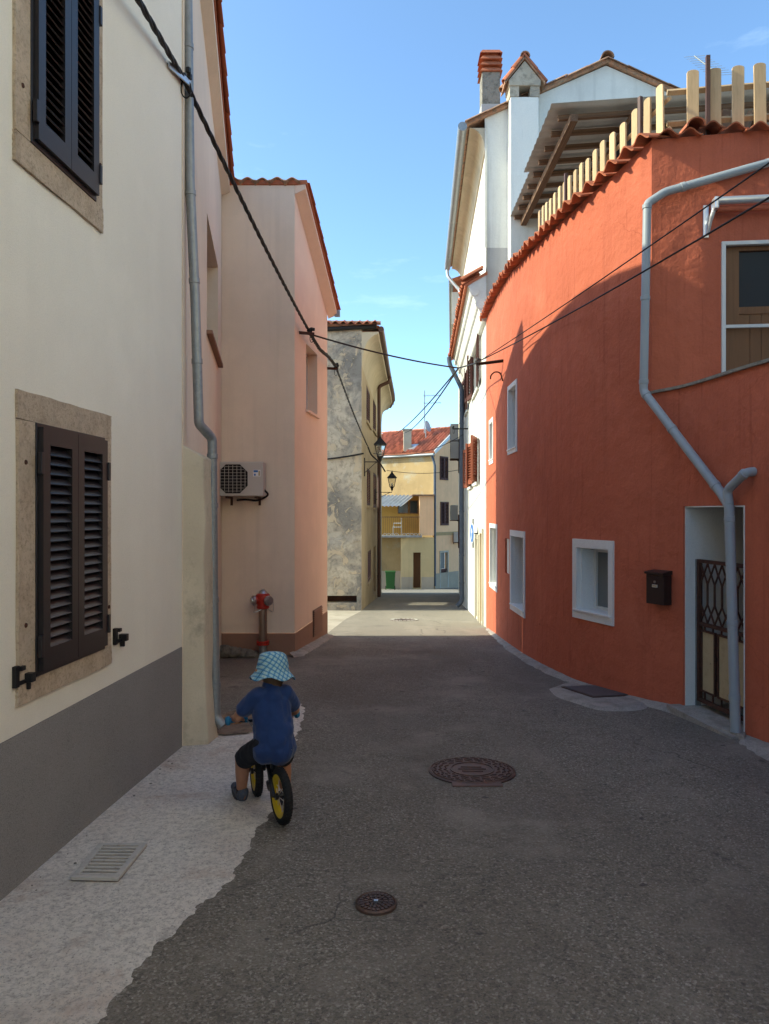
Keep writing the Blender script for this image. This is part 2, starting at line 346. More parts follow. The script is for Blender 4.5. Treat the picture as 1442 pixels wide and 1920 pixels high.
m = Mat('curtained_glass', (.16, .17, .165), .12, spec=.5); M['curtain'] = m.m
M['frame_white'] = Mat('white_window_frame', (.62, .62, .60), .4).m
m = Mat('pine_wood', (.56, .39, .215), .75); m.mix(m.ramp(m.noise(6, 6, .6, (9, 9, .8)), .45, .7, 0, .7), (.44, .29, .15)); m.mix(m.ramp(m.voro(5.5), .0, .1, .8, 0), (.17, .085, .04)); m.mix(m.ramp(m.noise(3, 4), .55, .75, 0, .6), (.62, .53, .40)); m.randomise(.78, 1.15); M['pine'] = m.m
m = Mat('old_brown_wood', (.13, .07, .04), .85); m.mix(m.ramp(m.noise(7, 6, .65), .45, .7), (.27, .17, .10)); m.mix(m.ramp(m.noise(16, 5, .7), .52, .7, 0, .8), (.055, .03, .018)); M['old_wood'] = m.m
m = Mat('door_wood', (.20, .095, .042), .5); m.mix(m.ramp(m.noise(5, 6, .6, (10, 10, .5)), .45, .75, 0, .6), (.13, .058, .025)); M['door_wood'] = m.m
m = Mat('corrugated_sheet', (.50, .49, .455), .7); m.mix(m.ramp(m.noise(2.5, 6, .65), .48, .72, 0, .7), (.31, .285, .24)); m.mix(m.ramp(m.noise(1.2, 6, .65, (.4, 6, 1)), .52, .72, 0, .5), (.60, .58, .54)); M['corr'] = m.m
M['ac_white'] = Mat('ac_casing', (.52, .48, .44), .5).m
M['ac_grey'] = Mat('ac_casing_grey', (.42, .42, .40), .5).m
m = Mat('cast_iron', (.115, .078, .065), .55, .5); m.mix(m.ramp(m.noise(18, 6, .7), .45, .7), (.16, .09, .068)); m.mix(m.ramp(m.noise(3, 4), .5, .7, 0, .5), (.05, .045, .048)); m.bump(m.noise(90, 4), .4, .003); M['cast'] = m.m
m = Mat('hydrant_red', (.42, .03, .02), .4); m.mix(m.ramp(m.noise(14, 5), .5, .75, 0, .5), (.27, .025, .02)); M['hyd'] = m.m
m = Mat('brushed_standpipe', (.34, .27, .22), .38, .9); m.mix(m.ramp(m.noise(5, 5, .6, (4, 4, .5)), .45, .7, 0, .6), (.22, .16, .13)); M['hyd_pipe'] = m.m
m = Mat('gate_panel', (.43, .36, .225), .8); m.mix(m.ramp(m.noise(9, 6, .7), .5, .75, 0, .7), (.30, .235, .13)); m.mix(m.ramp(m.noise(22, 5, .7), .64, .7, 0, .8), (.08, .06, .04)); M['panel'] = m.m
M['bin'] = Mat('green_plastic', (.03, .10, .025), .45).m
M['sign_blue'] = Mat('sign_blue', (.03, .14, .42), .4).m
M['sign_white'] = Mat('sign_white', (.75, .75, .75), .4).m
m = Mat('weed_leaf', (.06, .10, .03), .7); M['weed'] = m.m

# ------------------------------------------------------------------ ground
def axis(lo, hi, fine0, fine1, f, c):
    a = []; x = lo
    while x < hi:
        a.append(x); x += f if fine0 <= x < fine1 else c
    return a + [hi]
mb = MB(); xs = axis(-120, 120, -6, 8, .5, 6); ys = axis(-40, 160, -4, 46, .4, 5); n = len(xs)
for y in ys:
    for x in xs: mb.v.append((x, y, gz(y)))
for j in range(len(ys)-1):
    for i in range(n-1): mb.f.append((j*n+i, j*n+i+1, (j+1)*n+i+1, (j+1)*n+i))
struct(mb.build('road', M['asphalt'], smooth=60))
def sheet(name, left, right, mat, lift, nx=8, jag=.0):     # a draped strip between two lists of plan points
    mb = MB(); rows = []
    def res(pl, k):
        ds = [0]
        for a, b in zip(pl, pl[1:]): ds.append(ds[-1] + (V(b)-V(a)).length)
        out = []
        for i in range(k+1):
            t = ds[-1]*i/k; j = 0
            while j < len(ds)-2 and ds[j+1] < t: j += 1
            f = (t-ds[j])/max(1e-6, ds[j+1]-ds[j]); out.append(V(pl[j]).lerp(V(pl[j+1]), f))
        return out
    k = 260; Lp, Rp = res([tuple(p[:2]) for p in left], k), res([tuple(p[:2]) for p in right], k)
    for i in range(k+1):
        b = Rp[i] + V((random.uniform(-jag, jag), random.uniform(-jag, jag)))*.6 + V((math.sin(i*.31)+math.sin(i*.73+1), math.sin(i*.47+2)))*jag*.7
        for j in range(nx+1):
            p = Lp[i].lerp(b, j/nx); e = .0 if j == nx else lift
            mb.v.append((p.x, p.y, gz(p.y) + (lift if j < nx else -.004)))
    for i in range(k):
        for j in range(nx): mb.f.append((i*(nx+1)+j, i*(nx+1)+j+1, (i+1)*(nx+1)+j+1, (i+1)*(nx+1)+j))
    return struct(mb.build(name, mat, smooth=60))
edge = [G(150, 2050), G(205, 1920), G(262, 1830), G(340, 1748), G(400, 1692), G(460, 1640), G(478, 1592), G(505, 1545), G(535, 1500), G(552, 1445), G(562, 1395), G(578, 1335), G(570, 1318)]
wl = lambda y: -1.633 + .0663*(y-3.149) - .1
lft = [(wl(e.y), e.y) for e in edge[:-3]] + [(-1.50, 5.6), (-1.42, 5.95), (-1.2, 6.2)]
sheet('pale_road', [(-4, 12.2), (-4, 39)], [(4.2, 12.35), (4.2, 39)], M['pale_asphalt'], .005, 8, .0)  # paler surface over the far stretch of the road
sheet('pavement', lft, edge, M['apron'], .006, 10, .014)
# ------------------------------------------------------------------ tile meshes
def tile_mesh(mat, p=.2, ln=.38, amp=.032, th=.014, flat=.0):
    mb = MB(); N = 12; top = []
    for i in range(N+1):
        x = -p*.5 - .012 + (p+.024)*i/N; z = amp*math.cos(2*math.pi*x/p); top.append((x, z))
    for y in (0, ln):
        k = 1.0 if y == 0 else .9
        for x, z in top: mb.v.append((x*k, y, z))
        for x, z in top: mb.v.append((x*k, y, z-th))
    m = N+1
    for i in range(N):
        mb.f.append((i, i+1, 2*m+i+1, 2*m+i)); mb.f.append((m+i, 3*m+i, 3*m+i+1, m+i+1))
        mb.f.append((i, m+i, m+i+1, i+1)); mb.f.append((2*m+i, 2*m+i+1, 3*m+i+1, 3*m+i))
    mb.f.append((0, 2*m, 3*m, m)); mb.f.append((N, m+N, 3*m+N, 2*m+N))
    return mb.mesh('tile', mat, smooth=40)
def half_round(mat, r=.09, ln=.4, th=.014):
    mb = MB(); N = 8
    for y, k in ((0, 1.0), (ln, .88)):
        for q in range(N+1):
            a = math.pi*q/N; mb.v.append((math.cos(a)*r*k, y, math.sin(a)*r*k))
        for q in range(N+1):
            a = math.pi*q/N; mb.v.append((math.cos(a)*(r-th)*k, y, math.sin(a)*(r-th)*k))
    m = N+1
    for i in range(N):
        mb.f.append((i, i+1, 2*m+i+1, 2*m+i)); mb.f.append((m+i, 3*m+i, 3*m+i+1, m+i+1))
        mb.f.append((i, m+i, m+i+1, i+1)); mb.f.append((2*m+i, 2*m+i+1, 3*m+i+1, 3*m+i))
    return mb.mesh('ridge_tile', mat, smooth=40)
TM = {k: tile_mesh(M[k]) for k in ('tile', 'tile_new', 'tile_old')}
RT = {k: half_round(M[k]) for k in ('tile', 'tile_new', 'tile_old')}
def put_tile(me, parent, o, across, up, name='tile', jit=.008, s=(1, 1, 1)):   # o: lower edge middle, up: direction up the slope
    A = V(across).normalized(); B = V(up).normalized(); C = A.cross(B)
    if C.z < 0: A = -A; C = A.cross(B)
    o = V(o) + C*random.uniform(-jit, jit) + B*random.uniform(-jit, jit)*1.5
    A = (A + C*random.uniform(-jit, jit)*3).normalized(); B = (B - A*A.dot(B)).normalized(); C = A.cross(B)
    Mx = Matrix.Identity(4)
    for i in range(3): Mx[i][0] = A[i]*s[0]; Mx[i][1] = B[i]*s[1]; Mx[i][2] = C[i]*s[2]; Mx[i][3] = o[i]
    return link(name, me, parent, Mx)
def tiles(parent, me, o, across, up, cols, rows, p=.2, ln=.33, sz=1.0):
    A = V(across).normalized(); B = V(up).normalized()
    for r in range(rows):
        for c in range(cols): put_tile(me, parent, V(o) + A*(p*(c+.5)) + B*(ln*r), A, B, s=(1, 1, sz))

# ------------------------------------------------------------------ windows, shutters
def shutter(parent, fr, u0, u1, z0, z1, d, mat, n, rail=.055, tilt=40, th=.035, name='shutter', slat_w=None, label=None):
    mb = MB()
    fr.box(mb, u0, u0+rail, d, d+th, z0, z1); fr.box(mb, u1-rail, u1, d, d+th, z0, z1)
    fr.box(mb, u0+rail, u1-rail, d, d+th, z0, z0+rail*1.6); fr.box(mb, u0+rail, u1-rail, d, d+th, z1-rail*1.3, z1)
    s = mb.build(name, mat, parent, smooth=0)
    if label: s['label'] = label
    a, b = z0+rail*1.6, z1-rail*1.3; hgt = (b-a)/n
    t = R(tilt); W = fr.N*math.cos(t) - ZA*math.sin(t); Z = fr.U.cross(W) if fr.U.cross(W).z > 0 else W.cross(fr.U)
    for i in range(n):
        piece('slat', mat, s, fr.p((u0+u1)/2, d+th*.42, a+hgt*(i+.5)), fr.U, W, Z, u1-u0-2*rail+.004, slat_w or th*1.35, .007)
    return s
def window(parent, fr, u0, u1, z0, z1, d, fmat, gmat, bars=1, fw=.045, name='window'):
    mb = MB(); t = .05
    fr.box(mb, u0, u0+fw, d, d+t, z0, z1); fr.box(mb, u1-fw, u1, d, d+t, z0, z1)
    fr.box(mb, u0+fw, u1-fw, d, d+t, z0, z0+fw); fr.box(mb, u0+fw, u1-fw, d, d+t, z1-fw, z1)
    for k in range(1, bars):
        c = u0 + (u1-u0)*k/bars; fr.box(mb, c-fw*.6, c+fw*.6, d+.002, d+t-.002, z0+fw, z1-fw)
    s = mb.build(name, fmat, parent, smooth=0, bevel=.004)
    for k in range(bars):
        a, b = u0 + (u1-u0)*k/bars + fw*.5, u0 + (u1-u0)*(k+1)/bars - fw*.5
        fr.box(MB(), a, b, d+.012, d+.022, z0+fw*.5, z1-fw*.5).build('pane', gmat, s, smooth=0)
    return s
def cat_rom(pts, k=8):
    pts = [V(p) for p in pts]; out = []
    for i in range(len(pts)-1):
        p0 = pts[max(i-1, 0)]; p1 = pts[i]; p2 = pts[i+1]; p3 = pts[min(i+2, len(pts)-1)]
        for j in range(k):
            t = j/k; out.append(.5*((2*p1) + (p2-p0)*t + (2*p0-5*p1+4*p2-p3)*t*t + (3*p1-p0-3*p2+p3)*t**3))
    return out + [pts[-1]]
def bend(pts, r=.06, k=5):                   # polyline with rounded elbows
    pts = [V(p) for p in pts]; out = [pts[0]]
    for i in range(1, len(pts)-1):
        a, b, c = pts[i-1], pts[i], pts[i+1]
        ra = min(r, (b-a).length*.45, (c-b).length*.45)
        p0 = b + (a-b).normalized()*ra; p2 = b + (c-b).normalized()*ra
        for j in range(k+1):
            t = j/k; out.append(p0*(1-t)**2 + b*2*t*(1-t) + p2*t*t)
    return out + [pts[-1]]
def downpipe(parent, pts, r, mat, name='downspout', collars=(), cmat=None, er=.07):
    mb = MB().tube(bend(pts, er), r, 14); o = mb.build(name, mat, parent, smooth=50)
    for a, b, t in collars:                  # collar on segment a-b at fraction t
        p = V(a).lerp(V(b), t); d = (V(b)-V(a)).normalized()
        MB().tube([p - d*.02, p - d*.018, p + d*.018, p + d*.02], [r*1.02, r*1.13, r*1.13, r*1.02], 14).build('pipe_collar', cmat or mat, o, smooth=50)
    return o

# ================================================================== house A: cream house at the left edge
aw = Wall([(wl(-7)+.1, -7), (wl(5.42)+.1, 5.42)], 1)       # outward normal to +X
A = thing('cream_house', 'cream rendered house with dark grey plinth and anthracite louvred shutters', 'house', (-1.6, 3, gz(3)))
s1 = aw.rect(24, 205, 740, 1290)
u0, _z = aw.px(28, 728); u1 = aw.upx(205)
zt = aw.zpx(u0, 728); zb = aw.zpx(aw.upx(207), 1243)
U0 = aw.upx(22); U1 = aw.upx(189); zb2 = aw.zpx(U0, 298)
zp = aw.zpx(aw.upx(345), 1210)
TOP_A = 6.5
zt2 = zb2 + (zt-zb) + .05
jw = .135                                       # width of the stone jambs
op1 = (aw.upx(60), aw.upx(190), aw.zpx(aw.upx(64), 1268), aw.zpx(aw.upx(60), 792)); op2 = (aw.upx(51), aw.upx(174), aw.zpx(aw.upx(57), 272), zt2-.13)
mb = MB(); aw.mesh(mb, TOP_A, zp, [op1+(.12,), op2+(.12,)], .8)
far = aw.pos(aw.len)
mb.quad((far.x, far.y, -.4), (far.x-6, far.y, -.4), (far.x-6, far.y, TOP_A), (far.x, far.y, TOP_A))
nr = aw.pos(0); mb.quad((nr.x, nr.y, -.4), (nr.x-6, nr.y, -.4), (nr.x-6, nr.y, TOP_A), (nr.x, nr.y, TOP_A))
mb.quad((nr.x-6, nr.y, -.4), (far.x-6, far.y, -.4), (far.x-6, far.y, TOP_A), (nr.x-6, nr.y, TOP_A))
mb.build('wall', M['a_wall'], A)
mb = MB(); fa = aw.fr(aw.len/2); hl = aw.len/2
fa.box(mb, -hl, hl-.004, -.3, .004, -.45, zp-.002); mb.build('plinth', M['a_plinth'], A, smooth=0)
mb = MB(); mb.prism([(far.x+.45, far.y+.1, TOP_A), (far.x-3, far.y+.1, TOP_A+1.2), (far.x-6.4, far.y+.1, TOP_A), (far.x-6.4, far.y+.1, TOP_A-.1), (far.x+.45, far.y+.1, TOP_A-.1)], (nr.x-far.x, -12.6, 0)); mb.build('roof', M['tile'], A, smooth=0)
for (a0, a1, b0, b1, op, nsl) in ((u0, u1, zb, zt, op1, 21), (U0, U1, zb2, zt2, op2, 22)):
    su = MB(); f = aw.fr(0)
    root = None
    parts = [(a0, a1, op[3], b1), (a0+.006, op[0], op[2], op[3]), (op[1], a1-.004, op[2], op[3]), (a0+.004, a1, b0, op[2])]
    root = thing_part = f.box(MB(), op[0]-.002, op[1]+.002, -.125, -.115, op[2]-.002, op[3]+.002).build('window_opening', M['dark'], A, smooth=0)
    for k, (q0, q1, z0, z1) in enumerate(parts):
        mbs = MB(); f.box(mbs, q0, q1, -.11, .012 + .003*(k % 2), z0+.0015, z1-.0015)
        o = mbs.mesh('stone', M['stone'], smooth=0)
        bm = bmesh.new(); bm.from_mesh(o); bmesh.ops.subdivide_edges(bm, edges=bm.edges, cuts=9, use_grid_fill=True)
        for v in bm.verts:
            on_edge = (v.co - f.p(0, 0, 0)).dot(f.N) > .0
            uu = (v.co - f.p(0,0,0)).dot(f.U)
            inner = op[0]-.002 <= uu <= op[1]+.002 or op[2] < v.co.z < op[3]
            if on_edge:
                lim = .0045
                outer = abs(uu-a0) < .012 or abs(uu-a1) < .012 or abs(v.co.z-b0) < .003 or abs(v.co.z-b1) < .003
                if outer: v.co += f.U*random.uniform(-lim, lim)*.8 + ZA*random.uniform(-lim, lim)*.8
                pass
        bm.to_mesh(o); bm.free(); link('stone', o, root)
    for hz in ((.24, .22), (.78, .2)):          # rusty plugs of old hinges
        for q in (a0+jw*.45, a1-jw*.28):
            MB().lathe([(.012, 0), (.01, .004)], f.p(q, .015, b0+(b1-b0)*hz[0]+random.uniform(-.02, .02)), f.N, 8).build('hinge_plug', M['rust'], A)
    # frame and two leaves
    fm = MB(); e = .03
    f.box(fm, op[0], op[0]+e, -.09, .022, op[2], op[3]); f.box(fm, op[1]-e, op[1], -.09, .022, op[2], op[3])
    f.box(fm, op[0]+e, op[1]-e, -.09, .022, op[2], op[2]+e*1.2); f.box(fm, op[0]+e, op[1]-e, -.09, .022, op[3]-e, op[3])
    fm.build('shutter_frame', M['shutter'], A, smooth=0, bevel=.003)
    mid = (op[0]+op[1])/2
    for (q0, q1) in ((op[0]+e*.6, mid-.002), (mid+.002, op[1]-e*.6)):
        s = shutter(A, f, q0, q1, op[2]+e*.8, op[3]-e*.6, .0, M['shutter'], nsl, .062, 50, .045, slat_w=.066)
    for q, sg in ((op[0]+.004, 1), (op[1]-.004, -1)):
        for zz in (.12, .84):
            z = op[2] + (op[3]-op[2])*zz; f.box(MB(), q-.012, q+.012, .03, .052, z-.05, z+.05).build('hinge', M['shutter'], A, smooth=0, bevel=.003)
# shutter catches beside the lower window
for (x, y) in ((22, 1272), (211, 1195)):
    u, z = aw.px(x, y); f = aw.fr(u); mb = MB()
    f.box(mb, 0, .03, .0, .02, z-.045, z+.05); f.box(mb, .03, .10, .004, .018, z-.04, z-.02); f.box(mb, .03, .062, .004, .03, z+.025, z+.045)
    f.box(mb, .075, .11, .004, .05, z-.035, z+.005); f.box(mb, .09, .105, .004, .03, z-.07, z-.035)
    mb.build('shutter_catch', M['black'], A, smooth=0, bevel=.003)

# ================================================================== house N: unseen, added beside and behind the viewer to bounce warm light
Nh = thing('bounce_house', 'tall unseen cream house added beside the viewpoint for warm bounce light', 'house', (4.4, -4, gz(-4)))
M['n_wall'] = plaster('bounce_house_render', (.74, .65, .50), .9, 1.05, .3, 120, .3, .2).m
nw = Wall([(3.9, -20), (3.9, 3.6)], -1); nh = [(u_, u_+1.0, zz_, zz_+1.5, .2) for u_ in (3, 7, 11, 15, 19) for zz_ in (3.4, 6.4)]
mb = MB(); nw.mesh(mb, 9.6, -.6, nh, 2); mb.quad((3.9, 3.6, -.6), (11, 3.6, -.6), (11, 3.6, 9.6), (3.9, 3.6, 9.6)); mb.quad((3.9, -20, -.6), (11, -20, -.6), (11, -20, 9.6), (3.9, -20, 9.6)); mb.build('wall', M['n_wall'], Nh)
for h_ in nh:
    f = nw.fr((h_[0]+h_[1])/2); window(Nh, f, -.5, .5, h_[2], h_[3], -.2, M['frame_white'], M['glass'], 2)
MB().prism([(3.5, -20.3, 9.55), (7.5, -20.3, 11.2), (11.4, -20.3, 9.55), (11.4, -20.3, 9.45), (3.5, -20.3, 9.45)], (0, 24.2, 0)).build('roof', M['tile'], Nh, smooth=0)

# ================================================================== house B: beige pink house behind the downspout
bw = Wall([(-1.475, 5.425), (-1.62, 6.3), (-2.2, 10.0)], 1)
B = thing('beige_house', 'beige pink house with grey zinc downspout between cream and pink houses', 'house', (-1.8, 7.5, gz(7.5)))
def btop(u): return H + 4.42 + (10.0 - bw.pos(u).y)*.15
wr = bw.rect(388, 409, 455, 655)
mb = MB(); bw.mesh(mb, btop, -.6, [wr+(.28,)], .8)
e0, e1 = bw.pos(0), bw.pos(bw.len)
mb.quad((e0.x, e0.y, -.5), (e0.x-6, e0.y, -.5), (e0.x-6, e0.y, btop(0)), (e0.x, e0.y, btop(0)))
mb.quad((e1.x, e1.y, -.5), (e1.x-6, e1.y, -.5), (e1.x-6, e1.y, btop(bw.len)), (e1.x, e1.y, btop(bw.len)))
mb.build('wall', M['b_wall'], B)
f = bw.fr((wr[0]+wr[1])/2); hw = (wr[1]-wr[0])/2
window(B, f, -hw, hw, wr[2], wr[3], -.28, M['frame_white'], M['curtain'], 2)
sl = MB(); f.box(sl, -hw-.05, hw+.05, -.27, .06, wr[2]-.035, wr[2]+.002); sl.build('sill', M['p_plinth'], B, smooth=0)
# raked soffit board and roof, tiles along the verge
mb = MB(); fo = bw.nrm(bw.len*.7)
for i, (d0, d1, h0, h1) in enumerate(((-.02, .11, -.16, .0), )):
    a = V((e0.x, e0.y, btop(0))); b = V((e1.x, e1.y, btop(bw.len)))
    m1 = bw.pos(bw.us[1]); c = V((m1.x, m1.y, btop(bw.us[1])))
    for p, q in ((a, c), (c, b)):
        n_ = fo; mb.prism([p+n_*d0+ZA*h0, p+n_*d1+ZA*(h0+.06), p+n_*d1+ZA*h1, p+n_*d0+ZA*h1], q-p)
mb.build('soffit', M['b_wall'], B, smooth=0)
up = (a-b).normalized()
mb = MB().prism([a+fo*.12+ZA*.003, a+V((-6, 0, 0))+ZA*.003, a+V((-6, 0, 0))+ZA*.06, a+fo*.12+ZA*.06], b-a); rf = mb.build('roof', M['tile'], B, smooth=0)
k = 0; q = b.copy()
while (q-b).length < (a-b).length - .3:
    put_tile(TM['tile'], rf, q + fo*.07 + ZA*.09, fo, up); q = q + up*.33
# buttress
bt = [(-1.50, 5.43), (-1.335, 5.50), (-1.315, 5.72), (-1.56, 5.80)]
mb = MB(); z0 = -.25; zt_ = P(345, 832, 5.45).z
lv = []
for k in range(9):
    t = k/8; z = z0 + (zt_-z0)*t; j = .008
    grow = max(0, .22-t)*.22
    lv.append([V((x*1.0 + (grow if i in (1, 2) else 0) + random.uniform(-j, j), y - (grow*.5 if i == 1 else 0), z - (.10 if (k == 8 and i in (1, 2)) else 0))) for i, (x, y) in enumerate(bt)])
for k in range(8):
    for i in range(3): mb.quad(lv[k][i], lv[k][i+1], lv[k+1][i+1], lv[k+1][i])
mb.poly(lv[8]); mb.build('buttress', M['butt'], B, smooth=60, bevel=.012)
# downspout with its jog
Yp = 5.58
dp = [P(346, -120, Yp), P(356, 340, Yp), P(366, 560, Yp), P(373, 795, Yp), P(398, 822, Yp+.12), P(400, 1100, Yp+.14), P(405, 1345, Yp+.14), P(418, 1362, Yp+.12)]
dp[0] = P(350, -120, Yp); dp[1] = P(356, 340, Yp)
downpipe(B, dp, .037, M['zinc'], 'downspout', [(dp[0], dp[1], .45), (dp[1], dp[2], .1), (dp[1], dp[2], .85), (dp[2], dp[3], .5), (dp[4], dp[5], .12), (dp[4], dp[5], .45), (dp[5], dp[6], .1), (dp[5], dp[6], .75)], M['zinc'], .032)
conduit = [P(334, -60, 5.46), P(341, 830, 5.46)]

# ================================================================== house P: pink house with the gable to the street
PN, PF = V((-1.215, 10.02)), V((-.945, 12.25))
Pk = thing('pink_house', 'pink house with brown plinth and air conditioner on its shaded face', 'house', (-1.3, 11, gz(11)))
pf = Wall([(-7, 10.02), tuple(PN)], 1); ps = Wall([tuple(PN), tuple(PF)], 1)
zpl = H - 227*10.02/FPX
topn, topf = H + 4.42, H + 3.36
pr = ps.rect(574, 595, 655, 775)
def ptop(u): return topn + (topf-topn)*u/ps.len
vg = ps.rect(586, 602, 1140, 1188)
mb = MB(); pf.mesh(mb, topn, zpl, [], 1.5); mb.build('front_wall', M['p_front'], Pk)
mb = MB(); ps.mesh(mb, ptop, zpl, [pr+(.2,)], .6)
mb.quad((PF.x, PF.y, -1), (PF.x-6, PF.y, -1), (PF.x-6, PF.y, topf), (PF.x, PF.y, topf)); mb.build('wall', M['p_wall'], Pk)
mb = MB(); fr_ = pf.fr(pf.len/2); fr_.box(mb, -pf.len/2, pf.len/2+.004, -.2, .006, -1, zpl-.002); fs = ps.fr(ps.len/2); fs.box(mb, -ps.len/2+.0, ps.len/2, -.2, .006, -1.2, zpl-.003); mb.build('plinth', M['p_plinth'], Pk, smooth=0)
f = ps.fr((pr[0]+pr[1])/2); hw = (pr[1]-pr[0])/2
window(Pk, f, -hw, hw, pr[2], pr[3], -.2, M['frame_white'], M['curtain'], 1)
sl = MB(); f.box(sl, -hw-.03, hw+.03, -.19, .04, pr[2]-.03, pr[2]+.002); sl.build('sill', M['p_wall'], Pk, smooth=0)
f = ps.fr((vg[0]+vg[1])/2); hw = (vg[1]-vg[0])/2
mb = MB(); f.box(mb, -hw, hw, .004, .012, vg[2], vg[3]); vgo = mb.build('vent_grille', M['rust'], Pk, smooth=0)
nn = 12
for i in range(nn):
    z = vg[2] + (vg[3]-vg[2])*(i+.5)/nn; t = R(35); W = f.N*math.cos(t)-ZA*math.sin(t)
    piece('slat', M['p_plinth'], vgo, f.p(0, .022, z), f.U, W, f.U.cross(W), 2*hw-.03, .03, .006)
# roof: slab, rake soffit, tiles on the top edge and down the verge
an, bn = V((PN.x, PN.y, topn)), V((PF.x, PF.y, topf)); nS = ps.nrm(1); up = (an-bn).normalized()
mb = MB().prism([an+nS*.17+ZA*.004, an+V((-5.8, 0, 0))+ZA*.004, an+V((-5.8, 0, 0))+ZA*.06, an+nS*.17+ZA*.06], (bn-an)*1.04); prf = mb.build('roof', M['tile'], Pk, smooth=0)
mb = MB().prism([an+nS*.004-ZA*.12, an+nS*.15-ZA*.06, an+nS*.15, an+nS*.004], (bn-an)*1.03); mb.build('soffit', M['p_wall'], Pk, smooth=0)
q = bn - up*.12
while (q-an).dot(up) < -.32:
    put_tile(TM['tile'], prf, q + nS*.10 + ZA*.075, nS, up, s=(1, 1, .75)); q = q + up*.31
for i in range(9): put_tile(TM['tile_old'], prf, an + V((-.03 - .2*i, -.06, .065)), (1, 0, 0), (0, 1, -.47), s=(1, 1, .9))
mb = MB().box(bn + nS*.15 - up*.1 + ZA*-.02, .09, .1, .09); mb.build('gutter_end', M['zinc'], Pk, smooth=0)

# ================================================================== house C: old weathered house with curved cornice
CN, CM, CF = V((-.588, 19.02)), V((-.36, 25.0)), V((-.10, 32.5))
C_ = thing('weathered_house', 'old house with stained peeling plaster and curved cornice beyond the pink house', 'house', (-.8, 20, gz(20)))
cf = Wall([(-6, 19.02), tuple(CN)], 1); cs = Wall([tuple(CN), (-.36, 25.0), (-.16, 29.5), (-.12, 31), (-.25, 33)], 1)
ztc = H + 345*19.02/FPX; zcove = H + 3.75
slot = cf.rect(612, 669, 1117, 1130)
mb = MB(); cf.mesh(mb, ztc, -2.2, [slot+(.35,)], 1.0); mb.build('front_wall', M['c_front'], C_)
fs_ = cf.fr((slot[0]+slot[1])/2); mb = MB(); fs_.box(mb, -(slot[1]-slot[0])/2-.01, (slot[1]-slot[0])/2+.01, -.36, -.35, slot[2]-.1, slot[3]+.1); mb.build('cellar_opening', M['rust'], C_, smooth=0)
mb = MB()
cw = []
for (x0, x1, y0, y1) in ((687, 694, 730, 795), (699.5, 705, 752, 810), (688, 695, 880, 948), (700, 706, 888, 952), (689.5, 696, 1032, 1088), (700.5, 705, 1024, 1112)):
    cw.append(cs.rect(x0, x1, y0, y1))
cs.mesh(mb, ztc, -3.2, [c+(.14,) for c in cw], 1.0); mb.build('wall', M['c_side'], C_)
for i, c in enumerate(cw):
    f = cs.fr((c[0]+c[1])/2); hw = (c[1]-c[0])/2
    if i < 5:
        for a, b in ((-hw, -.004), (.004, hw)): shutter(C_, f, a, b, c[2], c[3], -.05, M['shutter_brown'], 12, .05, 40, .04)
        mb = MB(); f.box(mb, -hw-.08, hw+.08, -.1, .05, c[2]-.07, c[2]-.002); mb.build('sill', M['c_side'], C_, smooth=0)
    else:
        mb = MB(); f.box(mb, -hw, hw, -.12, -.08, c[2], c[3]); mb.build('door', M['door_wood'], C_, smooth=0)
# cove: a quarter-round soffit along the street wall
mb = MB(); prof = []
for k in range(9):
    a = math.pi/2*k/8; prof.append((.42*(1-math.cos(a)), (ztc-.16-zcove)*math.sin(a)))
prof = prof + [(.44, ztc-.10-zcove), (-.2, ztc-.10-zcove), (-.2, 0)]
us = [0, 1.5, 3, 4.5, 6, 7.5, 9, 10.5, 11.4, 12, 12.6, 13.2, cs.len]
rows = []
for u in us:
    f = cs.fr(u); rows.append([f.p(0, d+.003, zcove+h) for d, h in prof])
for r0, r1 in zip(rows, rows[1:]):
    for i in range(len(prof)-1): mb.quad(r0[i], r0[i+1], r1[i+1], r1[i])
mb.poly(rows[0]); mb.build('cornice', M['c_cove'], C_, smooth=50)
ew = [cs.fr(u).p(0, .50, ztc-.03) for u in us]
o = MB().tube(ew, .075, 10).build('gutter', M['brown_pipe'], C_, smooth=50)
o = MB().tube([P(560, 620, 18.95), P(706, 611, 18.95)], .065, 10).build('gutter', M['black'], C_, smooth=50)
r0 = V((CN.x+.45, 18.85, ztc)); r1 = V((-6, 18.85, ztc)); apex0 = V((-2.2, 21.2, ztc+1.1))
mb = MB(); hi0 = V((-2.6, 21.0, ztc+.62)); hi1 = V((-2.0, 31.0, ztc+.62))
mb.poly([r0+ZA*.02, V((-6, 18.85, ztc+.02)), V((-6, 21, ztc+.62)), hi0]); mb.poly([r0+ZA*.02, hi0, hi1, V((.42, 32.8, ztc+.02))]); mb.poly([hi0, V((-6, 21, ztc+.62)), V((-6, 31, ztc+.62)), hi1])
crf = mb.build('roof', M['tile'], C_, smooth=0)
MB().box((CN.x-2.6, 19.0, ztc+.045), 6.0, .2, .07).build('fascia', M['tile_old'], crf, smooth=0)
MB().box((CN.x-2.55, 19.36, ztc+.11), 5.9, .16, .17).build('ridge_mortar', M['cement'], crf, smooth=0)
tiles(crf, TM['tile'], r1 + V((3.05, -.05, .09)), (1, 0, 0), (0, 1, .30), 14, 2, .2, .34)
for i in range(8): put_tile(RT['tile_old'], crf, V((CN.x+.42-.34*(i+1), 19.36, ztc+.19)), (0, 1, 0), (1, 0, 0), 'ridge_tile')
for i in range(26):
    u = .3 + i*.48; f = cs.fr(min(u, cs.len-.2)); put_tile(TM['tile'], crf, f.p(0, .47, ztc+.07), f.U, -f.N + ZA*.28, s=(2.3, 1, 1))
cp = cs.fr(cs.upx(706)); zpipe = P(712, 715, 25).z
yb = 25.4; wx = cs.pos(cs.upx(704)).x
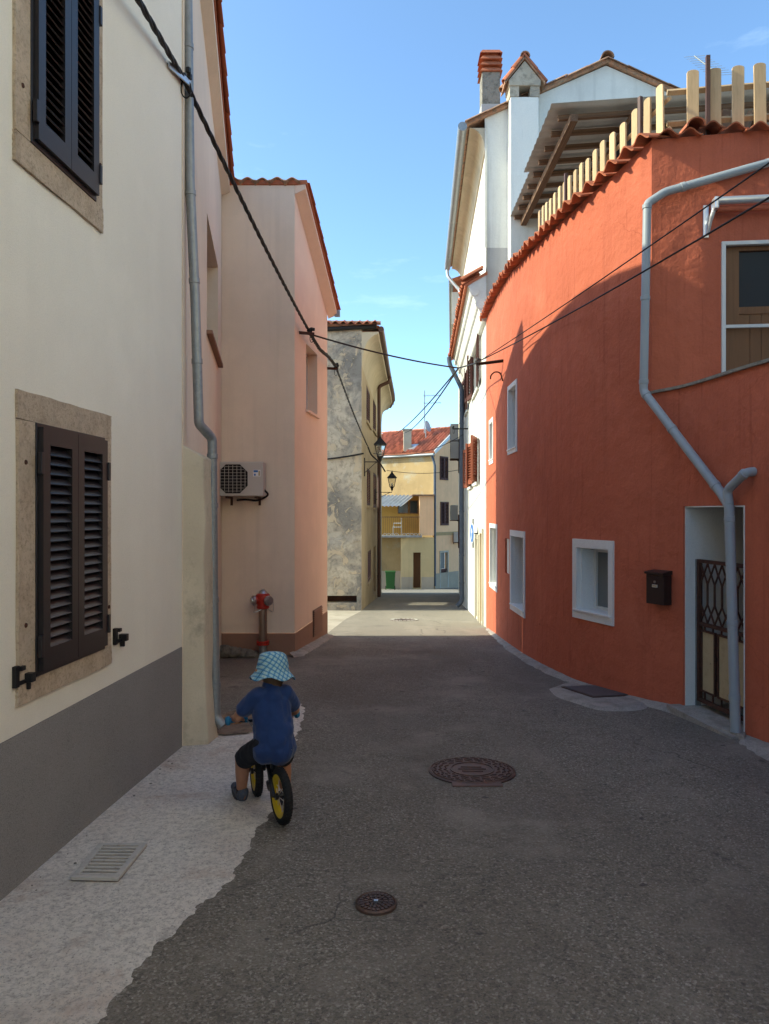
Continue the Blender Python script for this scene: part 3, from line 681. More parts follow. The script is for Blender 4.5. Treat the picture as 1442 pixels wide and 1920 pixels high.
b0 = [V((wx+.50, yb, ztc-.1)), V((wx+.48, yb, zpipe+.05)), V((wx+.13, yb, zpipe-.1)), V((wx+.13, yb, gz(yb)+.1))]
downpipe(C_, b0, .06, M['brown_pipe'], 'downspout', [(b0[2], b0[3], t) for t in (.3, .6, .9)], M['brown_pipe'], .12)

# ================================================================== house D: ochre house at the end of the street
def D(px, py, Y=40.0): return P(px, py, Y)
Dh = thing('ochre_house', 'ochre two storey house with red tiled roof and loggia closing the street', 'house', (2, 40.5, gz(40)))
c0 = D(815, 845, 40.2); dl = V((-.8, .6, 0)); dg = V((.6, .8, 0))
zb_ = gz(40)-.5; ze = c0.z; W2 = 4.3; LN = 6.5
c0 = V((c0.x, c0.y, 0)); lw = Wall([(c0+dl*LN).to_2d(), c0.to_2d()], 1); gw = Wall([c0.to_2d(), (c0+dg*W2).to_2d()], 1)
rise = 1.36
mb = MB(); lw.mesh(mb, ze, zb_, [], 2); mb.build('upper_wall', M['d_ochre'], Dh)
holes = []
for r in ((825, 839, 856, 900), (826, 840, 941, 985), (826, 839, 1036, 1102)): holes.append(gw.rect(*r))
mb = MB(); gw.mesh(mb, ze, zb_, [h+(.16,) for h in holes], 2)
mb.poly([c0+ZA*ze, c0+dg*W2+ZA*ze, c0+dg*W2/2+ZA*(ze+rise)]); mb.build('wall', M['d_peach'], Dh)
for i, h in enumerate(holes):
    f = gw.fr((h[0]+h[1])/2); hw = (h[1]-h[0])/2
    if i < 2:
        for a, b in ((-hw-.02, -.005), (.005, hw+.02)): shutter(Dh, f, a, b, h[2], h[3], -.0, M['shutter_brown'], 14, .06, 40, .05)
        mb = MB(); f.box(mb, -hw, hw, -.16, -.15, h[2], h[3]); mb.build('window', M['dark'], Dh, smooth=0)
    else:
        mb = MB(); f.box(mb, -hw, hw, -.14, -.10, h[2], h[2]+(h[3]-h[2])*.48); f.box(mb, -hw, hw, -.12, -.04, h[2]+(h[3]-h[2])*.48, h[2]+(h[3]-h[2])*.53); mb.build('door', M['shutter_brown'], Dh, smooth=0)
        mb = MB(); f.box(mb, -hw, hw*.6, -.14, -.11, h[2]+(h[3]-h[2])*.54, h[3]); mb.build('door_pane', M['curtain'], Dh, smooth=0)
        for a, b, z0, z1 in ((-hw-.09, -hw, h[2], h[3]), (hw, hw+.09, h[2], h[3]), (-hw-.09, hw+.09, h[3], h[3]+.1)):
            mb = MB(); f.box(mb, a, b, -.1, .03, z0, z1); mb.build('door_jamb', M['paving'], Dh, smooth=0)
f = gw.fr(0); mb = MB(); f.box(mb, 0, W2, -.1, .025, P(0, 1004, 40.5).z, P(0, 998, 40.5).z); mb.build('string_course', M['d_ochre'], Dh, smooth=0)
mb = MB(); f.box(mb, .02, W2, -.1, .02, zb_, P(0, 1075, 40.5).z); mb.build('base_band', M['d_band'], Dh, smooth=0)
# roof and tiles
rdir = V((dg.x*W2/2, dg.y*W2/2, rise)); rl = rdir.length; upd = rdir.normalized()
ea = c0 - dg*.25 - upd*0 + ZA*(ze - .16); 
mb = MB(); nrm = upd.cross(dl).normalized(); nrm = nrm if nrm.z > 0 else -nrm
r_a = c0 + ZA*ze - upd*.25 - dl*.12; mb.prism([r_a, r_a + upd*(rl+.25), r_a + upd*(rl+.25) + nrm*.08, r_a + nrm*.08], dl*(LN+.1))
r2 = V((-dg.x*W2/2, -dg.y*W2/2, rise)).normalized(); r_b = c0 + dg*W2 + ZA*ze - r2*.25 - dl*.12; n2 = V((dg.x, dg.y, 1.4)).normalized()
mb.prism([r_b, r_b + r2*(rl+.25), r_b + r2*(rl+.25) + n2*.08, r_b + n2*.08], dl*(LN+.1))
drf = mb.build('roof', M['tile_new'], Dh, smooth=0)
tiles(drf, TM['tile_new'], r_a + nrm*.12, dl, upd, 24, 9, .215, .315, 1.7)
for i in range(14): put_tile(RT['tile_new'], drf, r_a + upd*(rl+.27) + nrm*.1 + dl*(.38*i), dg, dl, 'ridge_tile')
vt = MB().prism([r_a-dl*.02+nrm*-.05, r_a+upd*(rl+.28)-dl*.02-nrm*.05, r_a+upd*(rl+.28)-dl*.02+nrm*.13, r_a-dl*.02+nrm*.13], -dl*.06); vt.build('verge_board', M['frame_white'], Dh, smooth=0)
gA = c0 + ZA*(ze-.07) - upd*.28; MB().tube([gA - dl*.1, gA + dl*LN], .075, 10).build('gutter', M['zinc'], Dh, smooth=50)
gp = [gA + dl*.05, gA + dl*.02 - ZA*.3 + dg*.15, c0 + V((0, -.12, ze-.8)), c0 + V((0, -.12, gz(40)+.15))]
downpipe(Dh, gp, .07, M['dark_pipe'], 'downspout', [(gp[2], gp[3], t) for t in (.2, .45, .7, .9)], M['dark_pipe'], .12)
# chimney on the roof, roof window
ch = D(764, 830, 41.4); mb = MB(); mb.box((ch.x, ch.y, ch.z+.05), .44, .44, 1.2); cho = mb.build('chimney', M['c_cove'], Dh, smooth=0, bevel=.02)
MB().box((ch.x, ch.y, ch.z+.7), .54, .54, .1).build('chimney_cap', M['c_front'], cho, smooth=0); 
rw = r_a + dl*1.75 + upd*.55 + nrm*.16; MB().box(rw, .6, .55, .06, dl, upd, nrm).build('roof_window', M['alu'], Dh, smooth=0)
# loggia annex in front of the ochre wall
YA, YB = 39.35, 40.2
zs_ = D(0, 1004, YA).z; zt3 = D(0, 929, YA).z
xL, xM, xP, xR = D(690, 0, YA).x, D(752, 0, YA).x, D(787, 0, YA).x, D(813, 0, YA).x
fA = Wall([(xM, YA), (xR+.02, YA-.0)], 1)
dr = fA.rect(775, 789, 1036, 1103)
mb = MB(); fA.mesh(mb, zs_-.1, zb_, [dr+(.5,)], 3); mb.quad((xM, YA, zb_), (xM, YB, zb_), (xM, YB, zs_-.1), (xM, YA, zs_-.1)); mb.quad((xR+.02, YA, zb_), (xR+.02, YB+.6, zb_), (xR+.02, YB+.6, zt3), (xR+.02, YA, zt3)); mb.build('annex_wall', M['d_sand'], Dh)
mb = MB(); mb.quad((xL-3, YB, zb_), (xM, YB, zb_), (xM, YB, zs_-.1), (xL-3, YB, zs_-.1)); mb.build('stained_wall', M['d_ochre'], Dh)
MB().box(((xP+xR)/2+.01, YA+.26, (zs_+zt3)/2), xR-xP+.02, .5, zt3-zs_).build('pier', M['d_peach'], Dh, smooth=0)
MB().box(((xL+xP)/2-1.5, YA+.55, zs_-.05), xP-xL+3.25, 1.5, .1).build('balcony_slab', M['cement'], Dh, smooth=0)
mb = MB(); mb.quad((xL-3, YA+1.15, zs_), (xP+.02, YA+1.15, zs_), (xP+.02, YA+1.15, zt3), (xL-3, YA+1.15, zt3)); mb.build('loggia_wall', M['d_yellow'], Dh)
MB().box(((xL+xR)/2+1.2, YA+.5, zt3+.02), xR-xL-2.3, 1.35, .06).build('loggia_roof', M['tile_old'], Dh, smooth=0)
f = Fr((D(767, 0, 40.4).x, YA+1.15), V((1, 0, 0)), V((0, -1, 0)))
window(Dh, f, -.62, -.02, D(0, 963, 40.4).z, D(0, 940, 40.4).z, .005, M['old_wood'], M['glass'], 1); window(Dh, f, .02, .5, D(0, 963, 40.4).z, D(0, 938, 40.4).z, .005, M['old_wood'], M['glass'], 1)
f = fA.fr((dr[0]+dr[1])/2); hw = (dr[1]-dr[0])/2; mb = MB(); f.box(mb, -hw, hw, -.5, -.46, dr[2], dr[3]); mb.build('door', M['door_wood'], Dh, smooth=0)
mb = MB(); fA.fr(fA.len/2).box(mb, -fA.len/2, fA.len/2, -.1, .02, zb_, D(0, 1080, YA).z)
dm = (dr[0]+dr[1])/2 - fA.len/2
mb = MB(); ff = fA.fr(fA.len/2); ff.box(mb, -fA.len/2, dm-hw-.03, -.1, .02, zb_, D(0, 1082, YA).z); mb.build('base_band', M['d_band'], Dh, smooth=0)
mb = MB(); ff.box(mb, dm+hw+.03, fA.len/2, -.1, .02, zb_, D(0, 1082, YA).z); mb.build('base_band', M['d_band'], Dh, smooth=0)
mb = MB(); mb.box(((xL+xM)/2, YB-.06, gz(40)+.35), xM-xL, .12, 1.2); mb.build('base_band', M['d_band'], Dh, smooth=0)
cyl = half_round(M['f_white'], .12, .28); 
for i in range(13):
    x = xL + .9 + i*.205
    if x < xP+.15 and abs(x - D(750, 0, YA).x) > .1: put_tile(cyl, Dh, V((x, YA-.05, zs_+.0)), (1, 0, 0), (0, 1, .02), 'parapet_tile')
rb = MB().tube([(xL, YA, zs_+.98), (xP, YA, zs_+.98)], .018, 6).build('balcony_rail', M['old_wood'], Dh)
for i in range(26):
    x = xL + .3 + i*.105
    if x < xP-.04: piece('rail_bar', M['old_wood'], rb, (x, YA, zs_+.5), V((1,0,0)), V((0,1,0)), ZA, .014, .014, .95)
# corrugated awning over the loggia
mb = MB(); nseg = 44; aw0, aw1 = D(700, 0, 40.4).x, D(779, 0, 40.4).x
ztp, zlo = D(0, 929, 40.4).z, D(0, 949, 39).z
for i in range(nseg+1):
    x = aw0 + (aw1-aw0)*i/nseg; h = .035*math.cos(i*math.pi/2)
    mb.v += [(x, 40.45, ztp+.02+h), (x-.75, 38.95, zlo+h)]
for i in range(nseg): mb.f.append((2*i, 2*i+1, 2*i+3, 2*i+2))
mb.build('awning', M['corr'], Dh, smooth=50)

# ================================================================== house E: pale house on the right, far end
ew_ = Wall([(2.28, 21.75), (3.25, 32.5)], -1)
Eh = thing('pale_yellow_house', 'narrow strip of pale yellow house behind the white house', 'house', (2.6, 26, gz(26)))
mb = MB(); zE = H + 6.75
ew_.mesh(mb, zE, -3, [], 2); a, b = ew_.pos(0), ew_.pos(ew_.len)
mb.quad((a.x, a.y, -3), (a.x+5, a.y, -3), (a.x+5, a.y, zE), (a.x, a.y, zE)); mb.quad((b.x, b.y, -3), (b.x+5, b.y, -3), (b.x+5, b.y, zE), (b.x, b.y, zE)); mb.build('wall', M['e_wall'], Eh)
f = ew_.fr(0); fl = ew_.len
mb = MB(); mb.prism([f.p(-.1, .3, zE-.02), f.p(-.1, -5, zE+1.6), f.p(-.1, -5, zE+1.7), f.p(-.1, .3, zE+.08)], f.U*(fl+.2)); mb.build('roof', M['tile'], Eh, smooth=0)
o = MB().tube([f.p(-.15, .33, zE-.02), f.p(fl, .33, zE-.02)], .07, 10).build('gutter', M['zinc'], Eh, smooth=50)
MB().box(f.p(.5, .16, zE-.75), .9, .3, .95, f.U, f.N, ZA).build('roof_box', M['f_grey'], Eh, smooth=0)
for (uu, z0, z1) in ((3.2, 3.1, 4.4), (6.5, 3.1, 4.4), (3.2, .2, 1.5), (7, .2, 1.5)):
    shutter(Eh, f, uu, uu+.4, z0, z1, .02, M['shutter_brown'], 12, .05); 

# ================================================================== house F: white house with gable, right
fw = Wall([(1.885, 13.72), (2.28, 21.7)], -1)
Fh = thing('white_house', 'tall whitewashed gabled house with russet shutters beyond the red house', 'house', (2, 15, gz(15)))
fg = Wall([(1.86, 13.75), (6.35, 13.75)], 1)
XR_, ZR_ = 4.11, H + 8.28; zc = H + 7.30
hs = []
for (x0, x1, y0, y1) in ((889, 898, 640, 735), (880.5, 886, 668, 745), (874, 878, 706, 772), (890, 897, 825, 905), (880, 885, 838, 913), (902.5, 906.5, 1000, 1168), (893, 898, 1010, 1160)):
    hs.append(fw.rect(x0, x1, y0, y1))
mb = MB(); fw.mesh(mb, zc-.1, -3, [h+(.15,) for h in hs], 1); mb.build('wall', M['f_white'], Fh)
zc2 = H + 4.9
mb = MB(); mb.poly([(1.86, 13.75, zc2), (6.36, 13.75, zc2), (6.36, 13.75, zc), (XR_, 13.75, ZR_), (1.86, 13.75, zc)])
mb.quad((6.36, 13.75, -2), (6.36, 21.7, -2), (6.36, 21.7, zc), (6.36, 13.75, zc)); mb.poly([(2.28, 21.7, -3), (6.36, 21.7, -3), (6.36, 21.7, zc), (XR_, 21.7, ZR_), (2.28, 21.7, zc)]); mb.build('gable_wall', M['f_white'], Fh)
mb = MB(); mb.quad((1.875, 13.752, -2), (6.36, 13.752, -2), (6.36, 13.752, zc2), (1.875, 13.752, zc2)); mb.build('lower_wall', M['f_grey'], Fh)
for i, h in enumerate(hs):
    f = fw.fr((h[0]+h[1])/2); hw = (h[1]-h[0])/2
    if i < 5:
        mat = M['shutter_russet'] if i in (3, 4) else M['shutter_brown']
        window(Fh, f, -hw, hw, h[2], h[3], -.15, M['frame_white'], M['glass'], 2)
        # leaves folded open against the wall, standing a little off it
        for sgn in (-1, 1):
            a = R((15 if sgn < 0 else 9) if i in (3, 4) else (3 if sgn < 0 else 5))
            piv = f.p(sgn*hw, .02, 0); U = (f.U*sgn*math.cos(a) + f.N*math.sin(a)).normalized()
            N_ = ZA.cross(U); g = Fr(piv, U, N_ if N_.dot(f.N) > 0 else -N_)
            shutter(Fh, g, .0, hw*.98, h[2], h[3], .0, mat, 13, .06, 35, .04)
        mb = MB(); f.box(mb, -hw-.06, hw+.06, -.1, .05, h[2]-.06, h[2]-.002); mb.build('sill', M['f_white'], Fh, smooth=0)
    else:
        mb = MB(); f.box(mb, -hw, hw, -.15, -.10, h[2], h[3]); mb.build('door', M['frame_white'] if i == 6 else M['d_sand'], Fh, smooth=0, bevel=.005)
        for a_ in (-hw-.09, hw):
            mb = MB(); f.box(mb, a_, a_+.09, -.1, .035, -3, h[3]); mb.build('door_jamb', M['e_wall'], Fh, smooth=0)
        mb = MB(); f.box(mb, -hw-.09, hw+.09, -.1, .04, h[3]+.002, h[3]+.1); mb.build('door_lintel', M['e_wall'], Fh, smooth=0)
# roof with verge tiles and ridge
f = fw.fr(0)
ovl = .36
lo = V((1.86-ovl, 13.68, zc - ovl*.44)); rg = V((XR_, 13.68, ZR_+.03)); hi2 = V((6.36+ovl, 13.68, zc-ovl*.44))
dv = V((2.28-1.885, 7.98, 0))
mb = MB().prism([lo, rg, rg+ZA*.07, lo+ZA*.07], dv); mb.prism([hi2, hi2+ZA*.07, rg+ZA*.07, rg], dv); frf = mb.build('roof', M['tile_old'], Fh, smooth=0)
ul = (rg-lo); n_t = int(ul.length/.36)
for i in range(n_t): put_tile(RT['tile_old'], frf, lo + ul*(i/n_t) + V((0, .02, .035)), (0, 1, 0), ul + ZA*.12, 'verge_tile', s=(1.1, 1.05, .55))
ur = (rg-hi2)
for i in range(n_t): put_tile(RT['tile_old'], frf, hi2 + ur*(i/n_t) + V((0, .02, .035)), (0, 1, 0), ur + ZA*.12, 'verge_tile', s=(1.1, 1.05, .55))
for i in range(12): put_tile(RT['tile_old'], frf, rg + V((0, -.04+.36*i, .06)), (1, 0, 0), dv, 'ridge_tile', s=(1.35, 1, 1.35))
gl = lo + V((-.06, .0, -.02)); MB().tube([gl, gl + dv], .085, 12).build('gutter', M['zinc'], Fh, smooth=50)
mb = MB(); cv = []
for k in range(6):
    a = math.pi/2*k/5; cv.append(V((1.86-.28*(1-math.cos(a)), 13.76, zc-.55+.38*math.sin(a))))
cv += [V((1.9, 13.76, zc-.17)), V((1.9, 13.76, zc-.55))]
mb.prism(cv, dv).build('eave_cove', M['c_cove'], Fh, smooth=50)
# pent roof with its tiles and the three mouldings under it
zq = H + 4.22
pe0 = f.p(0, .40, zq); pw0 = f.p(0, -.02, zq+.24)
mb = MB().prism([pe0, pw0, pw0-ZA*.06, pe0-ZA*.05], f.U*6.8); prf2 = mb.build('pent_roof', M['tile'], Fh, smooth=0)
tiles(prf2, TM['tile'], f.p(0, .46, zq+.035), f.U, pw0-pe0, 34, 1, .2)
put_tile(RT['tile'], prf2, f.p(0, .44, zq+.06), f.U, pw0-pe0, 'verge_tile', s=(.9, 1.15, .8))
for d, h, r in ((.25, -.13, .085), (.14, -.36, .095), (.05, -.62, .075)):
    MB().tube([f.p(-.0, d-.03, zq+h), f.p(6.6, d-.03, zq+h)], r, 12).build('moulding', M['f_white'], Fh, smooth=60)
mb = MB().prism([f.p(.012, 0, zq-.7), f.p(.012, .08, zq-.6), f.p(.012, .30, zq-.08), f.p(.012, .34, zq-.03), f.p(.012, 0, zq+.2)], f.U*6.5); mb.build('cornice', M['f_white'], Fh, smooth=0)
# downspout (dark blue grey) on the far part
yy = 19.9; uu = fw.us[0] + (yy-13.72)*fw.len/7.98; dpx = [fw.fr(uu).p(0, .46, zq-.06), fw.fr(uu).p(0, .44, zq-.25), fw.fr(uu).p(0, .12, zq-.9), fw.fr(uu).p(0, .12, .2), fw.fr(uu).p(-.1, .12, gz(yy)+.2), fw.fr(uu).p(-.1, .25, gz(yy)+.08)]
downpipe(Fh, dpx, .06, M['dark_pipe'], 'downspout', [(dpx[2], dpx[3], t) for t in (.2, .45, .7, .95)] + [(dpx[3], dpx[4], .5)], M['dark_pipe'], .1)
dq = [gl + dv*.99, gl + dv*.99 - ZA*.25, fw.fr(fw.len-.2).p(0, .07, zc-.9), fw.fr(fw.len-.2).p(0, .07, zq+.3)]
downpipe(Fh, dq, .045, M['alu'], 'downspout', [], None, .1)
# chimney breast with the little tiled gable, and the tall chimney behind
x0, x1 = P(957, 0, 13.45).x, P(1010, 0, 13.45).x; zt_ = P(0, 182, 13.45).z
brs = MB().box(((x0+x1)/2, 13.62, (zt_+H+3.2)/2), x1-x0, .36, zt_-H-3.2).build('chimney_breast', M['f_white'], Fh, smooth=0, bevel=.012)
zo = P(0, 163, 13.45).z; zp_ = P(0, 118, 13.45).z
for xa in (x0+.07, x1-.07): MB().box((xa, 13.62, (zt_+zo)/2+.002), .17, .38, zo-zt_).build('chimney_pier', M['c_front'], brs, smooth=0)
MB().box(((x0+x1)/2, 13.62, zo+.05), x1-x0+.06, .42, .09).build('chimney_lintel', M['c_front'], brs, smooth=0, bevel=.01)
cxm = (x0+x1)/2; hwc = (x1-x0)/2+.04
MB().prism([(cxm-hwc, 13.42, zo+.096), (cxm+hwc, 13.42, zo+.096), (cxm, 13.42, zp_+.02)], (0, .4, 0)).build('chimney_gable', M['c_front'], brs, smooth=0)
for sg in (-1, 1):
    lo_ = V((cxm+sg*(hwc+.07), 13.40, zo+.04)); hi_ = V((cxm, 13.40, zp_+.06))
    MB().prism([lo_, hi_, hi_+ZA*.05, lo_+ZA*.05], (0, .46, 0)).build('chimney_roof', M['tile_old'], brs, smooth=0)
    for j in range(2):
        put_tile(RT['tile'], brs, lo_.lerp(hi_, j*.48) + V((0, .05, .04)), (0, 1, 0), hi_-lo_, 'chimney_tile', s=(.9, .95, .8)); put_tile(RT['tile_old'], brs, lo_.lerp(hi_, j*.48) + V((0, .3, .04)), (0, 1, 0), hi_-lo_, 'chimney_tile', s=(.9, .95, .8))
put_tile(RT['tile_old'], brs, V((cxm, 13.38, zp_+.09)), (1, 0, 0), (0, 1, 0), 'chimney_tile', s=(1, 1.2, 1))
Yc = 15.4; xa, xb = P(904, 0, Yc).x, P(938, 0, Yc).x; za, zb3 = P(0, 225, Yc).z-.5, P(0, 134, Yc).z
ch2 = MB().box(((xa+xb)/2, Yc+.2, (za+zb3)/2), xb-xa, .4, zb3-za).build('chimney', M['rubble'], Fh, smooth=0, bevel=.008)
MB().box(((xa+xb)/2+.01, Yc+.2, P(0, 205, Yc).z-.2), xb-xa+.06, .46, .6).build('chimney_base', M['f_grey'], ch2, smooth=0, bevel=.01)
for i in range(4):
    zz = zb3 + .125*i
    mb = MB(); cx_ = (xa+xb)/2; a1, a2 = (xb-xa)/2+.045, (xb-xa)/2-.01
    if i < 3: mb.poly([(cx_-a1, Yc-.04, zz), (cx_+a1, Yc-.04, zz), (cx_+a1, Yc+.44, zz), (cx_-a1, Yc+.44, zz)])
    lo4 = [V((cx_+sx*a1, Yc+.2+sy*(.24), zz)) for sx, sy in ((-1,-1),(1,-1),(1,1),(-1,1))]; hi4 = [V((cx_+sx*a2, Yc+.2+sy*.19, zz+.085)) for sx, sy in ((-1,-1),(1,-1),(1,1),(-1,1))]
    for q in range(4): mb.quad(lo4[q], lo4[(q+1) % 4], hi4[(q+1) % 4], hi4[q])
    mb.poly(hi4); mb.build('chimney_cap_ring', M['tile'], ch2, smooth=0)
MB().box(((xa+xb)/2, Yc+.2, zb3+.2), xb-xa-.1, .3, .5).build('chimney_flue', M['tile'], ch2, smooth=0)

# ================================================================== red house
rp = [(3.05, -7), (3.0, 0), (2.91, 3.5), (2.826, 5.45), (2.774, 5.75), (2.665, 6.5), (2.49, 6.9), (2.27, 7.4), (2.05, 8.1), (1.90, 9.3), (1.845, 10.6), (1.85, 12.2), (1.882, 13.7)]
rq = [rp[0], rp[1], rp[2]] + [tuple(p) for p in cat_rom([V(p) for p in rp[3:]], 5)]
RH = thing('red_house', 'red plastered house with bulging wall, white window surrounds and tiled wall top', 'house', (2.5, 8, gz(8)))
rw_ = Wall(rq, -1)                             # normal to -X
UC = rw_.upx(1222)                              # the corner where the upper wall turns
zcop = H + 1.10
tops = [(rw_.upx(x), rw_.zpx(rw_.upx(x), y)) for x, y in ((1222, 262), (1150, 330), (1075, 397), (1000, 468), (960, 510), (932, 556), (913, 596))]
def rtop(u):
    if u < UC - 1e-4: return zcop
    for (a, za), (b, zb) in zip(tops, tops[1:]):
        if u <= b: return za + (zb-za)*max(0, (u-a)/(b-a))
    return tops[-1][1]
rwin = {}
for k, r in {'w1': (953, 970, 718, 850), 'w2': (918, 925.5, 785, 870), 'g1': (919, 933, 982, 1105), 'g2': (958, 985, 995, 1150), 'g3': (1078, 1152, 1012, 1165), 'meter': (947, 955, 1010, 1076)}.items(): rwin[k] = rw_.rect(*r)
du0, du1 = sorted((rw_.upx(1281), rw_.upx(1397)))
dz1 = rw_.zpx((du0+du1)/2, 948)
dz0 = gz(6.0) + .03
bd = {'w1': .055, 'w2': .06, 'g1': .06, 'g2': .07, 'g3': .075}
holes = []
for k, r in rwin.items():
    b = bd.get(k, 0)*.45; holes.append((r[0]+b, r[1]-b, r[2]+b, r[3]-b*1.2, .26 if k != 'meter' else .05))
dh = (du0, du1, dz0, dz1, .42)
low = Wall([p.to_tuple() for p in rw_.pts], -1)
# lower wall up to the coping near the camera, full height from the corner on
mbl = MB()
iu = [i for i, u in enumerate(rw_.us) if u < UC-.02]
ptsL = [rw_.pts[i] for i in iu] + [rw_.pos(UC)]
wL = Wall([tuple(p) for p in ptsL], -1); wL.mesh(mbl, zcop, -.7, [dh], .25)
mbl.build('parapet_wall', M['red'], RH, smooth=60)
ptsU = [rw_.pos(UC)] + [p for i, p in enumerate(rw_.pts) if rw_.us[i] > UC+.02]
wU = Wall([tuple(p) for p in ptsU], -1)
mbu = MB(); wU.mesh(mbu, lambda u: rtop(u+UC), -1.3, [(h[0]-UC, h[1]-UC)+h[2:] for h in holes], .25)
e = wU.pos(wU.len); mbu.quad((e.x, e.y, -1), (e.x+4, e.y, -1), (e.x+4, e.y, rtop(99)), (e.x, e.y, rtop(99)))
mbu.build('wall', M['red'], RH, smooth=60)
# upper frontal wall, with the terrace door
pc = rw_.pos(UC)
uw = Wall([(pc.x, pc.y), (3.55, 6.78), (6.5, 6.5)], 1)
dd = uw.rect(1352, 1462, 452, 700); ddz0 = H + .35
d_open = (dd[0], dd[0]+.95, ddz0, dd[3], .12)
mb = MB(); uw.mesh(mb, lambda u: rtop(UC)+.03*u, H+.3, [d_open], .3); mb.build('upper_wall', M['red'], RH, smooth=60)
MB().prism([(pc.x+.1, pc.y, H+.3), (6.5, 6.6, H+.3), (6.5, -7, H+.3), (3.2, -7, H+.3), (3.0, 3, H+.3), (2.95, 5.3, H+.3)], (0, 0, -.15)).build('terrace_floor', M['cement'], RH, smooth=0)
# parapet thickness and coping
mb = MB(); us_c = [0] + [u for u in wL.us if u > 8] + [wL.len]
us_c = sorted(set(us_c)); cop = [(wL.fr(u).p(0, .025, zcop), wL.fr(u).p(0, -.2, zcop)) for u in us_c]
for (a, b), (c, d) in zip(cop, cop[1:]):
    mb.quad(a, c, d, b); mb.quad(a+ZA*.025, b+ZA*.025, d+ZA*.025, c+ZA*.025); mb.quad(a, a+ZA*.025, c+ZA*.025, c); mb.quad(b, d, d+ZA*.025, b+ZA*.025)
mb.build('coping', M['rubble'], RH, smooth=0)
mb = MB()
for (a, b), (c, d) in zip(cop, cop[1:]): mb.quad(b, d, V((d.x, d.y, H+.25)), V((b.x, b.y, H+.25)))
mb.build('parapet_inner_face', M['red'], RH, smooth=60)
# terrace deck behind the fence
tp = [rw_.fr(u).p(0, -.12, rtop(u)-.15) for u in [UC+.05, UC+.6, UC+1.4, UC+2.5, UC+4, UC+5.5, rw_.len-.05]]
zz = min(p.z for p in tp)
MB().poly([V((p.x, p.y, zz)) for p in tp] + [V((8, 13.7, zz)), V((8, 7.0, zz)), V((pc.x+.3, 7.0, zz))]).build('terrace_deck', M['cement'], RH, smooth=0)
# white surrounds, sills, frames
for k, h in zip(rwin, holes):
    r = rwin[k]; uc = (r[0]+r[1])/2; f = rw_.fr(uc); hw = (r[1]-r[0])/2; b = bd.get(k, 0)
    if k == 'meter':
        mb = MB(); f.box(mb, -hw, hw, -.045, -.03, r[2], r[3]); mb.build('meter_box_door', M['f_white'], RH, smooth=0); continue
    mb = MB(); d1 = .012
    for q0, q1, z0, z1 in ((-hw, hw, r[3]-b*1.2, r[3]), (-hw, hw, r[2], r[2]+b), (-hw, -hw+b, r[2]+b, r[3]-b*1.2), (hw-b, hw, r[2]+b, r[3]-b*1.2)): f.box(mb, q0, q1, -.13, d1, z0, z1)
    so_ = mb.build('window_surround', M['white'], RH, smooth=0)
    mb = MB(); iu0, iu1, iz0, iz1 = -hw+b-.002, hw-b+.002, r[2]+b-.002, r[3]-b*1.2+.002; t = .012; dd_ = -.25
    f.box(mb, iu0, iu0+t, dd_, -.048, iz0, iz1); f.box(mb, iu1-t, iu1, dd_, -.048, iz0, iz1); f.box(mb, iu0+t, iu1-t, dd_, -.048, iz1-t, iz1); f.box(mb, iu0+t, iu1-t, dd_, -.048, iz0, iz0+t)
    mb.build('reveal', M['white'], so_, smooth=0)
    mb = MB(); f.box(mb, -hw+b*.4, hw-b*.4, -.24, .028, r[2]+b+.0, r[2]+b+.022); mb.build('sill', M['white'], so_, smooth=0, bevel=.005)
    window(RH, f, iu0+t, iu1-t, iz0+t, iz1-t, -.25, M['frame_white'], M['curtain'], 1, .04)
# gateway: white reveal, short passage, iron gate
ud = (du0+du1)/2; f = rw_.fr(ud); hw = (du1-du0)/2
mb = MB(); t = .012
f.box(mb, -hw+.002, -hw+t, -.41, .006, dz0, dz1-.002); f.box(mb, hw-t, hw-.002, -.41, .006, dz0, dz1-.002); f.box(mb, -hw+t, hw-t, -.41, .004, dz1-t, dz1-.002)
rv = mb.build('gateway_reveal', M['white'], RH, smooth=0)
mb = MB()
for (q, w_) in ((-hw-.05, -1), (hw+.05, 1)): mb.quad(f.p(q, -.42, dz0-.1), f.p(q+.15*w_, -1.7, dz0-.1), f.p(q+.15*w_, -1.7, dz1+.1), f.p(q, -.42, dz1+.1))
mb.quad(f.p(-hw-.2, -1.7, dz0-.1), f.p(hw+.2, -1.7, dz0-.1), f.p(hw+.2, -1.7, dz1+.1), f.p(-hw-.2, -1.7, dz1+.1)); mb.quad(f.p(-hw-.2, -.42, dz1+.05), f.p(hw+.2, -.42, dz1+.05), f.p(hw+.2, -1.7, dz1+.05), f.p(-hw-.2, -1.7, dz1+.05))
mb.build('passage_wall', M['white'], RH, smooth=0)
MB().box(f.p(0, -.6, dz0-.045), 2*hw+.1, 1.5, .1, f.U, f.N, ZA).build('passage_floor', M['cement'], RH, smooth=0)
gt = thing('iron_gate', 'rusty iron gate with lattice top and cream panels in the white gateway', 'gate', f.p(0, -.3, dz0))
g0, g1 = -hw+.02, hw-.02; gz1 = dz0 + 1.30; gd = -.13; fwid = .035; zm = dz0 + .72
mb = MB()
f.box(mb, g0, g0+fwid, gd, gd+.035, dz0+.05, gz1); f.box(mb, g1-fwid, g1, gd, gd+.035, dz0+.05, gz1)
for z in (dz0+.05, zm, gz1-.03): f.box(mb, g0+fwid, g1-fwid, gd, gd+.035, z, z+.03)
mb.build('gate_frame', M['rust'], gt, smooth=0)
MB().box(f.p(g1+.012, gd+.02, (dz0+gz1)/2), .03, .05, gz1-dz0, f.U, f.N, ZA).build('gate_post', M['zinc'], gt, smooth=0)
npan = 3; pwid = (g1-g0-2*fwid)/npan
